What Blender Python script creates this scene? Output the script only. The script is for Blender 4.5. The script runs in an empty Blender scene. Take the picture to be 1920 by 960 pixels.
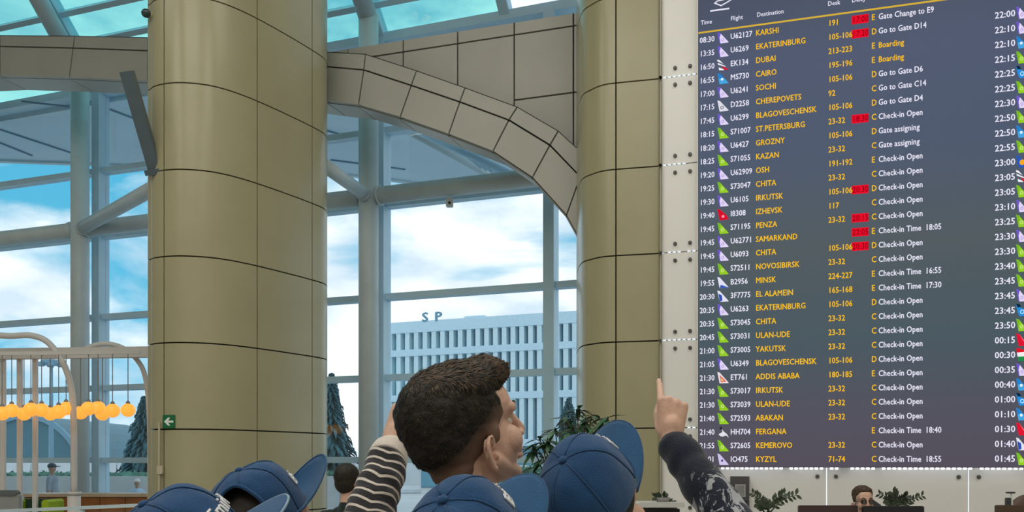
import bpy, bmesh, math, random
import numpy as np
from mathutils import Vector, Matrix, noise
random.seed(7)
scene = bpy.context.scene
COL = scene.collection

# ---------------------------------------------------------------- camera
EYE = 1.65          # camera height above the hall floor
FPX = 1700.0        # focal length in pixels of the 1920 wide frame
HOR = 868.0         # image row of the horizon (shifted lens, camera level)
cam_data = bpy.data.cameras.new('camera')
cam_data.sensor_width = 36.0
cam_data.lens = FPX / 1920.0 * 36.0
cam_data.shift_y = (HOR - 480.0) / 1920.0
cam_data.clip_start = 0.05
cam_data.clip_end = 600
cam = bpy.data.objects.new('camera', cam_data)
COL.objects.link(cam)
cam.location = (0, 0, EYE)
cam.rotation_euler = (math.pi / 2, 0, 0)
scene.camera = cam

# ---------------------------------------------------------------- view + world
vs = scene.view_settings
vs.view_transform = 'Standard'
vs.look = 'None'
vs.exposure = 0.0
vs.gamma = 1.0
vs.use_curve_mapping = False

def setup_world():
    w = bpy.data.worlds.new('sky')
    scene.world = w
    w.use_nodes = True
    nt = w.node_tree
    nt.nodes.clear()
    N = nt.nodes.new
    L = nt.links.new
    out = N('ShaderNodeOutputWorld')
    bg = N('ShaderNodeBackground')
    tc = N('ShaderNodeTexCoord')
    mp = N('ShaderNodeMapping')
    mp.inputs['Scale'].default_value = (2.6, 2.6, 6.4)
    mp.inputs['Location'].default_value = (3.1, 2.2, 1.3)
    L(tc.outputs['Generated'], mp.inputs['Vector'])
    n1 = N('ShaderNodeTexNoise')
    n1.inputs['Scale'].default_value = 1.25
    n1.inputs['Detail'].default_value = 7
    n1.inputs['Roughness'].default_value = 0.52
    n1.inputs['Distortion'].default_value = 0.35
    L(mp.outputs['Vector'], n1.inputs['Vector'])
    ramp = N('ShaderNodeValToRGB')
    ramp.color_ramp.elements[0].position = 0.37
    ramp.color_ramp.elements[1].position = 0.50
    L(n1.outputs['Fac'], ramp.inputs['Fac'])
    # sky blue: deeper overhead, paler to the horizon
    sep = N('ShaderNodeSeparateXYZ')
    L(tc.outputs['Generated'], sep.inputs['Vector'])
    hr = N('ShaderNodeValToRGB')
    hr.color_ramp.elements[0].position = 0.0
    hr.color_ramp.elements[0].color = (0.16, 0.56, 0.80, 1)
    hr.color_ramp.elements[1].position = 0.42
    hr.color_ramp.elements[1].color = (0.06, 0.42, 0.66, 1)
    L(sep.outputs['Z'], hr.inputs['Fac'])
    n2 = N('ShaderNodeTexNoise')
    n2.inputs['Scale'].default_value = 3.2
    n2.inputs['Detail'].default_value = 5
    L(mp.outputs['Vector'], n2.inputs['Vector'])
    cr = N('ShaderNodeValToRGB')
    cr.color_ramp.elements[0].position = 0.36
    cr.color_ramp.elements[0].color = (0.72, 0.82, 0.92, 1)
    cr.color_ramp.elements[1].position = 0.6
    cr.color_ramp.elements[1].color = (1.12, 1.10, 1.10, 1)
    L(n2.outputs['Fac'], cr.inputs['Fac'])
    mx = N('ShaderNodeMix')
    mx.data_type = 'RGBA'
    L(ramp.outputs['Color'], mx.inputs[0])
    L(hr.outputs['Color'], mx.inputs[6])
    L(cr.outputs['Color'], mx.inputs[7])
    L(mx.outputs[2], bg.inputs['Color'])
    bg.inputs['Strength'].default_value = 1.15
    L(bg.outputs['Background'], out.inputs['Surface'])
setup_world()

# ---------------------------------------------------------------- area lights added under the unseen ceiling to fill the hall
def area_light(name, loc, sx, sy, watts, color=(1.0, 0.96, 0.88), rot=(0, 0, 0)):
    d = bpy.data.lights.new(name, 'AREA')
    d.shape = 'RECTANGLE'
    d.size = sx
    d.size_y = sy
    d.energy = watts
    d.color = color
    o = bpy.data.objects.new(name, d)
    o.location = loc
    o.rotation_euler = rot
    COL.objects.link(o)
    return o
FILL_W = 180
for _i, (_x, _y) in enumerate([(-9, 1), (-3, 1), (3, 1), (-9, -5), (-3, -5), (3, -5), (-9, 6.5), (-2.5, 6.5), (3.2, 6.5)]):
    area_light('ceiling_fill_light', (_x, _y, 10.85), 4.0, 3.2, FILL_W if _y < 6 else FILL_W * 0.6)

# ---------------------------------------------------------------- helpers
def px(x, y, d):
    """the point of the place that photograph pixel (x, y) shows, at depth d metres"""
    return Vector(((x - 960.0) / FPX * d, d, EYE + (HOR - y) / FPX * d))

def mat(name, color, rough=0.5, metal=0.0, var=0.0, vscale=6.0, bump=0.0, bscale=60.0, spec=0.5, emit=None, estr=0.0, sheen=0.0, coat=0.0, sss=0.0):
    m = bpy.data.materials.new(name)
    m.use_nodes = True
    nt = m.node_tree
    b = nt.nodes['Principled BSDF']
    b.inputs['Base Color'].default_value = (*color, 1)
    b.inputs['Roughness'].default_value = rough
    b.inputs['Metallic'].default_value = metal
    b.inputs['Specular IOR Level'].default_value = spec
    if sheen:
        b.inputs['Sheen Weight'].default_value = sheen
    if coat:
        b.inputs['Coat Weight'].default_value = coat
    if sss:
        b.inputs['Subsurface Weight'].default_value = sss
        b.inputs['Subsurface Radius'].default_value = (0.012, 0.005, 0.003)
    if emit is not None:
        b.inputs['Emission Color'].default_value = (*emit, 1)
        b.inputs['Emission Strength'].default_value = estr
    tc = None
    if var or bump:
        tc = nt.nodes.new('ShaderNodeTexCoord')
    if var:
        n = nt.nodes.new('ShaderNodeTexNoise')
        n.inputs['Scale'].default_value = vscale
        n.inputs['Detail'].default_value = 4
        nt.links.new(tc.outputs['Object'], n.inputs['Vector'])
        r = nt.nodes.new('ShaderNodeValToRGB')
        r.color_ramp.elements[0].position = 0.3
        r.color_ramp.elements[1].position = 0.7
        r.color_ramp.elements[0].color = (*[max(0, c * (1 - var)) for c in color], 1)
        r.color_ramp.elements[1].color = (*[min(1, c * (1 + var)) for c in color], 1)
        nt.links.new(n.outputs['Fac'], r.inputs['Fac'])
        nt.links.new(r.outputs['Color'], b.inputs['Base Color'])
    if bump:
        n = nt.nodes.new('ShaderNodeTexNoise')
        n.inputs['Scale'].default_value = bscale
        n.inputs['Detail'].default_value = 3
        nt.links.new(tc.outputs['Object'], n.inputs['Vector'])
        bn = nt.nodes.new('ShaderNodeBump')
        bn.inputs['Strength'].default_value = bump
        bn.inputs['Distance'].default_value = 0.01
        nt.links.new(n.outputs['Fac'], bn.inputs['Height'])
        nt.links.new(bn.outputs['Normal'], b.inputs['Normal'])
    return m

def glass_mat(name, tint, refl=0.07):
    m = bpy.data.materials.new(name)
    m.use_nodes = True
    nt = m.node_tree
    nt.nodes.clear()
    o = nt.nodes.new('ShaderNodeOutputMaterial')
    t = nt.nodes.new('ShaderNodeBsdfTransparent')
    t.inputs['Color'].default_value = (*tint, 1)
    g = nt.nodes.new('ShaderNodeBsdfGlossy')
    g.inputs['Roughness'].default_value = 0.02
    g.inputs['Color'].default_value = (0.85, 0.97, 1, 1)
    x = nt.nodes.new('ShaderNodeMixShader')
    x.inputs['Fac'].default_value = refl
    nt.links.new(t.outputs[0], x.inputs[1])
    nt.links.new(g.outputs[0], x.inputs[2])
    nt.links.new(x.outputs[0], o.inputs['Surface'])
    return m

def emit_mat(name, color, strength=1.0):
    m = bpy.data.materials.new(name)
    m.use_nodes = True
    nt = m.node_tree
    nt.nodes.clear()
    o = nt.nodes.new('ShaderNodeOutputMaterial')
    e = nt.nodes.new('ShaderNodeEmission')
    e.inputs['Color'].default_value = (*color, 1)
    e.inputs['Strength'].default_value = strength
    nt.links.new(e.outputs[0], o.inputs['Surface'])
    return m

def srgb(r, g, b):
    f = lambda c: (c / 255 / 12.92) if c / 255 <= 0.04045 else ((c / 255 + 0.055) / 1.055) ** 2.4
    return (f(r), f(g), f(b))

def link(o, parent=None):
    COL.objects.link(o)
    if parent is not None:
        o.parent = parent
    return o

def mesh_of(name, verts, faces, material, smooth=False):
    me = bpy.data.meshes.new(name)
    me.from_pydata([tuple(v) for v in verts], [], faces)
    if material is not None:
        me.materials.append(material)
    if smooth:
        me.polygons.foreach_set('use_smooth', [True] * len(me.polygons))
    me.update()
    return me

def fix_normals(me):
    bm = bmesh.new()
    bm.from_mesh(me)
    bmesh.ops.recalc_face_normals(bm, faces=bm.faces)
    bm.to_mesh(me)
    bm.free()

def obj(name, verts, faces, material, parent=None, smooth=False, fix=True):
    me = mesh_of(name, verts, faces, material, smooth)
    if fix:
        fix_normals(me)
    return link(bpy.data.objects.new(name, me), parent)

def share(name, me, parent=None, loc=None, rot=None, matrix=None, scale=None):
    o = bpy.data.objects.new(name, me)
    if matrix is not None:
        o.matrix_basis = matrix
    if loc is not None:
        o.location = loc
    if rot is not None:
        o.rotation_euler = rot
    if scale is not None:
        o.scale = scale
    return link(o, parent)

def empty(name, loc=(0, 0, 0), rz=0.0, parent=None):
    o = bpy.data.objects.new(name, None)
    o.location = loc
    o.rotation_euler = (0, 0, rz)
    o.empty_display_size = 0.1
    return link(o, parent)

def tag(o, label, cat, group=None, kind=None):
    o['label'] = label
    o['category'] = cat
    if group:
        o['group'] = group
    if kind:
        o['kind'] = kind
    return o

def structure(o, label=None):
    o['kind'] = 'structure'
    if label:
        o['label'] = label
    return o

class MB:
    """collects shapes into one mesh"""
    def __init__(self):
        self.v, self.f = [], []
    def add(self, v, f):
        n = len(self.v)
        self.v += [Vector(p) for p in v]
        self.f += [tuple(i + n for i in q) for q in f]
        return self
    def box(self, c, size, ax=None):
        ax = ax or (Vector((1, 0, 0)), Vector((0, 1, 0)), Vector((0, 0, 1)))
        c = Vector(c)
        v = []
        for sx in (-.5, .5):
            for sy in (-.5, .5):
                for sz in (-.5, .5):
                    v.append(c + ax[0] * size[0] * sx + ax[1] * size[1] * sy + ax[2] * size[2] * sz)
        f = [(0, 1, 3, 2), (4, 6, 7, 5), (0, 4, 5, 1), (2, 3, 7, 6), (0, 2, 6, 4), (1, 5, 7, 3)]
        return self.add(v, f)
    def rbox(self, c, size, r=0.01, ax=None):
        """box with chamfered edges in its first and third axis"""
        ax = ax or (Vector((1, 0, 0)), Vector((0, 1, 0)), Vector((0, 0, 1)))
        hx, hz = size[0] / 2, size[2] / 2
        pts = [(-hx + r, -hz), (hx - r, -hz), (hx, -hz + r), (hx, hz - r), (hx - r, hz), (-hx + r, hz), (-hx, hz - r), (-hx, -hz + r)]
        c = Vector(c)
        return self.prism([c + ax[0] * a + ax[2] * b - ax[1] * size[1] / 2 for a, b in pts], ax[1] * size[1])
    def prism(self, pts, vec):
        n = len(pts)
        vec = Vector(vec)
        v = [Vector(p) for p in pts] + [Vector(p) + vec for p in pts]
        f = [tuple(range(n - 1, -1, -1)), tuple(range(n, 2 * n))]
        for i in range(n):
            j = (i + 1) % n
            f.append((i, j, n + j, n + i))
        return self.add(v, f)
    def tube(self, pts, r, seg=12, caps=True):
        pts = [Vector(p) for p in pts]
        n = len(pts)
        rs = r if isinstance(r, (list, tuple)) else [r] * n
        v, f = [], []
        up = None
        for i, p in enumerate(pts):
            t = (pts[min(i + 1, n - 1)] - pts[max(i - 1, 0)]).normalized()
            if up is None:
                up = Vector((0, 0, 1)) if abs(t.z) < 0.9 else Vector((1, 0, 0))
            a = t.cross(up)
            if a.length < 1e-6:
                a = t.orthogonal()
            a.normalize()
            b = a.cross(t).normalized()
            up = b
            for k in range(seg):
                th = 2 * math.pi * k / seg
                v.append(p + (a * math.cos(th) + b * math.sin(th)) * rs[i])
        for i in range(n - 1):
            for k in range(seg):
                k2 = (k + 1) % seg
                f.append((i * seg + k, i * seg + k2, (i + 1) * seg + k2, (i + 1) * seg + k))
        if caps:
            f.append(tuple(range(seg - 1, -1, -1)))
            f.append(tuple((n - 1) * seg + k for k in range(seg)))
        return self.add(v, f)
    def ellipsoid(self, c, r, rot=None, nu=16, nv=10):
        c = Vector(c)
        r = (r, r, r) if not isinstance(r, (tuple, list)) else r
        rot = rot or Matrix.Identity(3)
        v = [c + rot @ Vector((0, 0, r[2]))]
        f = []
        for i in range(1, nv):
            ph = math.pi * i / nv
            for k in range(nu):
                th = 2 * math.pi * k / nu
                v.append(c + rot @ Vector((r[0] * math.sin(ph) * math.cos(th), r[1] * math.sin(ph) * math.sin(th), r[2] * math.cos(ph))))
        v.append(c + rot @ Vector((0, 0, -r[2])))
        last = len(v) - 1
        for k in range(nu):
            k2 = (k + 1) % nu
            f.append((0, 1 + k, 1 + k2))
            f.append((last, 1 + (nv - 2) * nu + k2, 1 + (nv - 2) * nu + k))
        for i in range(nv - 2):
            for k in range(nu):
                k2 = (k + 1) % nu
                f.append((1 + i * nu + k, 1 + (i + 1) * nu + k, 1 + (i + 1) * nu + k2, 1 + i * nu + k2))
        return self.add(v, f)
    def capsule(self, p0, r0, p1, r1, seg=14):
        p0, p1 = Vector(p0), Vector(p1)
        t = (p1 - p0)
        ln = t.length
        if ln < 1e-6:
            return self.ellipsoid(p0, max(r0, r1))
        t /= ln
        pts, rs = [], []
        for a in (-90, -65, -35):
            pts.append(p0 + t * (r0 * math.sin(math.radians(a))))
            rs.append(max(1e-4, r0 * math.cos(math.radians(a))))
        pts.append(p0); rs.append(r0)
        pts.append(p1); rs.append(r1)
        for a in (35, 65, 90):
            pts.append(p1 + t * (r1 * math.sin(math.radians(a))))
            rs.append(max(1e-4, r1 * math.cos(math.radians(a))))
        return self.tube(pts, rs, seg)
    def lathe(self, profile, c=(0, 0, 0), seg=16):
        """profile: list of (r, z) around a vertical axis at c"""
        c = Vector(c)
        n = len(profile)
        v, f = [], []
        for r, z in profile:
            for k in range(seg):
                th = 2 * math.pi * k / seg
                v.append(c + Vector((r * math.cos(th), r * math.sin(th), z)))
        for i in range(n - 1):
            for k in range(seg):
                k2 = (k + 1) % seg
                f.append((i * seg + k, i * seg + k2, (i + 1) * seg + k2, (i + 1) * seg + k))
        f.append(tuple(range(seg - 1, -1, -1)))
        f.append(tuple((n - 1) * seg + k for k in range(seg)))
        return self.add(v, f)
    def mesh(self, name, material, smooth=False):
        me = mesh_of(name, self.v, self.f, material, smooth)
        fix_normals(me)
        return me
    def build(self, name, material, parent=None, smooth=False):
        return link(bpy.data.objects.new(name, self.mesh(name, material, smooth)), parent)

Z = Vector((0, 0, 1))
class Wall:
    """a vertical plane of the place: along u, facing n (into the hall)"""
    def __init__(self, x_pix, depth, deg):
        a = math.radians(deg)
        self.u = Vector((math.cos(a), -math.sin(a), 0))
        self.n = Vector((-math.sin(a), -math.cos(a), 0))
        self.o = Vector(((x_pix - 960) / FPX * depth, depth, 0))
        self.rz = -a
    def s(self, x_pix, off=0.0):
        a = (x_pix - 960) / FPX
        o = self.o + self.n * off
        return (a * o.y - o.x) / (self.u.x - a * self.u.y)
    def p(self, s, z, off=0.0):
        return self.o + self.u * s + self.n * off + Z * z
    def sz(self, x_pix, y_pix, off=0.0):
        s = self.s(x_pix, off)
        d = self.p(s, 0, off).y
        return s, EYE + (HOR - y_pix) / FPX * d
    def at(self, x_pix, y_pix, off=0.0):
        s, z = self.sz(x_pix, y_pix, off)
        return self.p(s, z, off)
    def axes(self):
        return (self.u, self.n, Z)
    def box(self, mb, s0, s1, z0, z1, o0, o1):
        c = self.p((s0 + s1) / 2, (z0 + z1) / 2, (o0 + o1) / 2)
        return mb.box(c, (abs(s1 - s0), abs(o1 - o0), abs(z1 - z0)), self.axes())
FAC = Wall(613, 15.3, 20.1)      # glazed facade
BRD = Wall(1240, 10.37, 17.0)    # wall that carries the flight board
# ================================================================ people helpers
def remesh(mb, name, material, parent, voxel, smooth=4, shade=True, fold=None):
    """fuse overlapping shapes into one continuous surface"""
    me = mesh_of('tmp', mb.v, mb.f, None)
    fix_normals(me)
    o = bpy.data.objects.new('tmp', me)
    COL.objects.link(o)
    r = o.modifiers.new('r', 'REMESH')
    r.mode = 'VOXEL'
    r.voxel_size = voxel
    if smooth:
        s = o.modifiers.new('s', 'SMOOTH')
        s.factor = 0.5
        s.iterations = smooth
    bpy.context.view_layer.update()
    dg = bpy.context.evaluated_depsgraph_get()
    out = bpy.data.meshes.new_from_object(o.evaluated_get(dg), depsgraph=dg)
    bpy.data.objects.remove(o)
    out.name = name
    out.materials.clear()
    out.materials.append(material)
    if fold is not None:
        nrm = [v.normal.copy() for v in out.vertices]
        for v, nn in zip(out.vertices, nrm):
            v.co += nn * fold(v.co)
    if shade:
        out.polygons.foreach_set('use_smooth', [True] * len(out.polygons))
    out.update()
    return link(bpy.data.objects.new(name, out), parent)

def skin_mat(name, c):
    m = mat(name, c, 0.5, var=0.10, vscale=25, bump=0.12, bscale=180, sss=0.12)
    return m
M_skin = skin_mat('skin', (0.66, 0.42, 0.32))
M_skin_far = mat('skin_far', (0.42, 0.24, 0.16), 0.55, var=0.08)

def rot_frame(az, pitch, roll):
    """columns right, forward, up. az: degrees right of straight ahead; pitch: looking up; roll: leaning to the right side"""
    a, p, r = map(math.radians, (az, pitch, roll))
    fh = Vector((math.sin(a), math.cos(a), 0))
    rt = Vector((math.cos(a), -math.sin(a), 0))
    fw = fh * math.cos(p) + Z * math.sin(p)
    up = Z * math.cos(p) - fh * math.sin(p)
    up2 = up * math.cos(r) + rt * math.sin(r)
    rt2 = rt * math.cos(r) - up * math.sin(r)
    return Matrix((rt2, fw, up2)).transposed()

def head_blobs(b, H, R, ears=True):
    def q(r, f, u):
        return H + R @ Vector((r, f, u))
    b.ellipsoid(q(0, -.012, .045), (.073, .096, .084), R, 24, 16)
    b.ellipsoid(q(0, .028, -.03), (.060, .062, .080), R, 20, 14)
    b.ellipsoid(q(0, .05, .045), (.058, .045, .055), R)
    b.ellipsoid(q(0, .064, -.100), (.026, .022, .020), R)
    for s in (-1, 1):
        b.capsule(q(s * .055, -.002, -.055), .018, q(s * .018, .062, -.098), .017)
        b.capsule(q(s * .008, .090, .028), .011, q(s * .045, .074, .030), .012)
        b.ellipsoid(q(s * .040, .058, -.030), (.024, .026, .030), R)
        b.ellipsoid(q(s * .011, .103, -.030), (.009, .011, .008), R)
        b.ellipsoid(q(s * .031, .076, .008), (.014, .010, .010), R)
    b.capsule(q(0, .094, .020), .008, q(0, .114, -.022), .0105)
    b.ellipsoid(q(0, .112, -.026), (.011, .013, .010), R)
    b.ellipsoid(q(0, .090, -.058), (.024, .014, .008), R)
    b.ellipsoid(q(0, .087, -.071), (.022, .014, .009), R)
    b.ellipsoid(q(0, .082, -.050), (.020, .014, .016), R)
    # neck
    b.capsule(q(0, -.020, -.060), .050, H + R @ Vector((0, -.028, -.115)) + Vector((0, 0, -.05)), .056)

def ear(b, H, R, s, k=1.0):
    """helix rim, antihelix, tragus, lobe and a thin plate behind a hollow bowl"""
    c = Vector((s * .071, -.004, -.038))
    bk = Vector((s * .30, -.95, 0)).normalized()       # direction the ear stands out to
    out = Vector((s * .97, .22, 0.0)).normalized()     # side its hollow faces
    u = Vector((0, .16, .98)).normalized()
    def q(x, y, z=0):
        return H + R @ (c + (bk * x + u * y + out * z) * k)
    rim = [(.002, .006, .002), (.001, .022, .003), (.009, .033, .005), (.020, .033, .007), (.027, .022, .008), (.027, .008, .008), (.022, -.006, .007), (.016, -.018, .005), (.010, -.028, .003)]
    b.tube([q(*p) for p in rim], [.0030, .0036, .0040, .0042, .0042, .0040, .0038, .0042, .0050], 8)
    b.ellipsoid(q(.006, -.029, .002), (.006, .0055, .0075), R)
    pl = [(-.004, .010), (.002, .026), (.012, .033), (.022, .029), (.027, .014), (.025, .0), (.018, -.014), (.011, -.028), (.002, -.031), (-.006, -.016)]
    b.prism([q(x, y, -.0035) for x, y in pl], R @ (-out * .0035 * k))
    b.tube([q(.010, .022, .002), q(.018, .016, .004), q(.0185, .002, .005), q(.013, -.012, .004), q(.007, -.018, .003)], [.0022, .0028, .0030, .0028, .0028], 8)
    b.ellipsoid(q(-.001, -.006, .004), (.0040, .0045, .0065), R)

def hand_blobs(b, w, d, n, t, curls, thumb=(25, 20), k=1.0):
    """w wrist; d finger direction; n palm-facing direction; t thumb side. curls: 4 x (mcp, pip, dip) degrees"""
    d, n, t = Vector(d).normalized(), Vector(n).normalized(), Vector(t).normalized()
    lens = [(.044, .027, .021), (.048, .030, .022), (.045, .028, .021), (.035, .021, .018)]
    pl = [.090, .092, .087, .080]
    offs = [.029, .0095, -.010, -.028]
    rad = [.0088, .0092, .0088, .0078]
    for i in range(4):
        base = w + t * offs[i] * .62 * k + d * .012 * k
        kn = w + t * offs[i] * k + d * pl[i] * k - n * .003 * k
        b.capsule(base, .0135 * k, kn, .0105 * k, 10)
        if i < 3:
            kn2 = w + t * offs[i + 1] * k + d * pl[i + 1] * k
            b.capsule(base * .5 + kn * .5 + t * -.006 * k, .0125 * k, (kn + kn2) / 2 - d * .014 * k, .011 * k, 10)
        ang = 0
        p = kn
        for j in range(3):
            ang += math.radians(curls[i][j])
            dd = d * math.cos(ang) + n * math.sin(ang)
            q = p + dd * lens[i][j] * k
            b.capsule(p, rad[i] * (1.06 - .1 * j) * k, q, rad[i] * (.97 - .1 * j) * k, 10)
            p = q
    tb = w + t * .022 * k + d * .022 * k + n * .008 * k
    a = math.radians(thumb[0])
    t1 = (d * math.cos(a) + t * math.sin(a) + n * .35).normalized()
    p1 = tb + t1 * .045 * k
    c = math.radians(thumb[1])
    t2 = (t1 * math.cos(c) + (n - t * .6).normalized() * math.sin(c)).normalized()
    p2 = p1 + t2 * .030 * k
    t3 = (t2 * math.cos(c) + (n - t * .6).normalized() * math.sin(c)).normalized()
    b.capsule(tb, .0155 * k, p1, .0115 * k, 10)
    b.capsule(p1, .0105 * k, p2, .0098 * k, 10)
    b.capsule(p2, .0098 * k, p2 + t3 * .022 * k, .0082 * k, 10)
    b.capsule(w - d * .01, .022 * k, w + d * .035 * k, .024 * k, 12)
RELAX = [(20, 25, 15), (24, 28, 16), (28, 30, 18), (32, 32, 20)]
FIST = [(82, 95, 55), (85, 98, 55), (85, 98, 55), (82, 95, 50)]

M_hair_dark = None
def hair_mat(name, c, c2):
    m = bpy.data.materials.new(name)
    m.use_nodes = True
    nt = m.node_tree
    b = nt.nodes['Principled BSDF']
    b.inputs['Roughness'].default_value = 0.55
    b.inputs['Specular IOR Level'].default_value = 0.25
    tc = nt.nodes.new('ShaderNodeTexCoord')
    n = nt.nodes.new('ShaderNodeTexNoise')
    n.inputs['Scale'].default_value = 60
    n.inputs['Detail'].default_value = 4
    r = nt.nodes.new('ShaderNodeValToRGB')
    r.color_ramp.elements[0].color = (*c, 1)
    r.color_ramp.elements[1].color = (*c2, 1)
    r.color_ramp.elements[0].position = .35
    r.color_ramp.elements[1].position = .65
    nt.links.new(tc.outputs['Object'], n.inputs['Vector'])
    nt.links.new(n.outputs['Fac'], r.inputs['Fac'])
    nt.links.new(r.outputs['Color'], b.inputs['Base Color'])
    return m

def cloth_mat(name, c, var=.15, bump=.25, bscale=220, rough=.85, sheen=.2):
    return mat(name, c, rough, var=var, vscale=9, bump=bump, bscale=bscale, spec=.25, sheen=sheen)

# ---------------------------------------------------------------- baseball cap
M_cap = cloth_mat('cap_navy', (0.011, 0.062, 0.170), .12, .35, 420)
M_cap_under = cloth_mat('cap_navy_brim', (0.018, 0.085, 0.20), .1, .3, 420)
M_cap_in = cloth_mat('cap_inside', (0.006, 0.012, 0.03), .1, .2)
M_capp = mat('cap_piping', (0.22, 0.32, 0.42), 0.6, var=0.03)
M_capw = mat('cap_lettering', (0.80, 0.82, 0.84), 0.6, var=0.03)
CAP_A, CAP_B, CAP_H = .090, .107, .118
def cap_point(th, ph, off=0.0):
    """th from the front towards the wearer's right; ph 0 at the band, pi/2 at the button"""
    c, s = math.cos(ph), math.sin(ph)
    c = c ** 0.80 if c > 0 else 0
    s = abs(s) ** 0.92
    A, B, Hh = CAP_A + off, CAP_B + off, CAP_H + off
    fr = math.cos(th)
    x = A * math.sin(th) * c
    y = B * fr * c
    z = Hh * s + .014 * max(0, fr) * math.sin(2 * ph)     # fuller front panels
    y -= .006 * math.sin(ph)
    # faint gathers between the six panels
    g = 1 - .022 * abs(math.cos(3 * th)) ** 14 * math.cos(ph) * 0 
    return Vector((x * g, y * g, z))
def cap_crumple(P, seed, amt):
    n = noise.noise(P * 16 + Vector((seed, 0, 0))) + .5 * noise.noise(P * 34 + Vector((0, seed, 0)))
    return amt * n
def make_cap(parent, C, R, opening=True, text=True, seed=0, crumple=.004, brim_drop=.016, brim_len=.078, op=(.62, .60, 0.0), brim_up=0.0):
    nu, nv = 144, 44
    def W(p):
        return C + R @ p
    v, f = [], []
    for j in range(nv + 1):
        ph = (math.pi / 2) * j / nv
        for i in range(nu):
            th = 2 * math.pi * i / nu
            p = cap_point(th, ph)
            dr = Vector((p.x, p.y, p.z * .9)).normalized()
            seam = -.0016 * math.exp(-((((th + math.pi / 6) % (math.pi / 3)) - math.pi / 6) ** 2) / .0022) * (1 if j < nv else 0)
            p = p + dr * (cap_crumple(p, seed, crumple) * math.sin(min(ph + .25, 1.57)) + seam)
            v.append(W(p))
    for j in range(nv):
        ph = (math.pi / 2) * (j + .5) / nv
        for i in range(nu):
            th = 2 * math.pi * (i + .5) / nu
            da = abs(abs(th) - math.pi + op[2])
            if opening and (da / op[0]) ** 2 + (ph / op[1]) ** 2 < 1 and j > 1:
                continue
            i2 = (i + 1) % nu
            f.append((j * nu + i, j * nu + i2, (j + 1) * nu + i2, (j + 1) * nu + i))
    crown = obj('cap', v, f, M_cap, parent, True, fix=True)
    md = crown.modifiers.new('t', 'SOLIDIFY')
    md.thickness = .003
    md.offset = -1
    # stitched seam tapes
    for k in range(6):
        th = k * math.pi / 3
        da0 = abs(th - math.pi + op[2])
        rng = [j for j in range(0, nv, 2) if not (opening and (da0 / op[0]) ** 2 + ((math.pi / 2) * j / nv / op[1]) ** 2 < 1)]
        b = MB()
        P = []
        for j in rng:
            ph = (math.pi / 2) * j / nv
            p = cap_point(th, ph)
            dr = Vector((p.x, p.y, p.z * .9)).normalized()
            P.append(W(p + dr * (cap_crumple(p, seed, crumple) * math.sin(min(ph + .25, 1.57)) + .0002)))
        b.tube(P, .0015, 6)
        b.build('seam', M_cap, crown, True)
    b = MB()
    tp = cap_point(0, math.pi / 2)
    b.ellipsoid(W(tp + Vector((0, 0, .002))), (.0085, .0085, .0055), R, 16, 10)
    b.build('button', M_cap, crown, True)
    # brim
    n_a, n_r = 30, 8
    bv, bf = [], []
    for layer in (0, 1):
        for i in range(n_a + 1):
            a = math.radians(-74 + 148 * i / n_a)
            e = cap_point(a, 0.02)
            wz_ = math.cos(a * 90 / 74)
            for j in range(n_r + 1):
                t = j / n_r
                L = brim_len * max(0, wz_) ** .55
                x = e.x * (1 - .02 * t)
                y = e.y + L * t * 1.0
                z = e.z + .006 + (.012 + brim_up * t) * t * wz_ - brim_drop * (x / .085) ** 2 * (0.6 + .6 * t)
                bv.append(W(Vector((x, y, z - layer * .0035))))
    m1 = (n_a + 1) * (n_r + 1)
    for i in range(n_a):
        for j in range(n_r):
            q = i * (n_r + 1) + j
            bf.append((q, q + 1, q + n_r + 2, q + n_r + 1))
            bf.append((m1 + q, m1 + q + n_r + 1, m1 + q + n_r + 2, m1 + q + 1))
    for i in range(n_a):
        q = i * (n_r + 1) + n_r
        bf.append((q, m1 + q, m1 + q + n_r + 1, q + n_r + 1))
        q = i * (n_r + 1)
        bf.append((q, q + n_r + 1, m1 + q + n_r + 1, m1 + q))
    for j in range(n_r):
        for q in (j, n_a * (n_r + 1) + j):
            bf.append((q, q + 1, m1 + q + 1, m1 + q))
    obj('brim', bv, bf, M_cap_under, crown, True)
    b = MB()
    edge = [bv[i * (n_r + 1) + n_r] * .5 + bv[m1 + i * (n_r + 1) + n_r] * .5 for i in range(n_a + 1)]
    b.tube(edge, .0024, 6)
    b.build('brim_piping', M_cap_under if text != 'pale' else M_capp, crown, True)
    if opening:
        b = MB()
        E = []
        for a in np.linspace(0.02, math.pi - .02, 40):
            th_, ph_ = math.pi - op[2] + op[0] * math.cos(a), max(.02, op[1] * math.sin(a))
            p = cap_point(th_, ph_)
            dr = Vector((p.x, p.y, p.z * .9)).normalized()
            E.append(W(p + dr * cap_crumple(p, seed, crumple) * math.sin(min(ph_ + .25, 1.57))))
        b.tube(E, .0042, 8)
        b.build('opening_hem', M_cap, crown, True)
        b = MB()
        P = [W(cap_point(math.pi - op[2] + a, .03)) for a in np.linspace(-op[0] - .08, op[0] + .08, 15)]
        vv, ff = [], []
        for p in P:
            vv += [p, p + R @ Vector((0, 0, .02))]
        for i in range(len(P) - 1):
            ff.append((2 * i, 2 * i + 2, 2 * i + 3, 2 * i + 1))
        o = obj('strap', vv, ff, M_cap, crown, True)
        md = o.modifiers.new('t', 'SOLIDIFY'); md.thickness = .003
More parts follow.
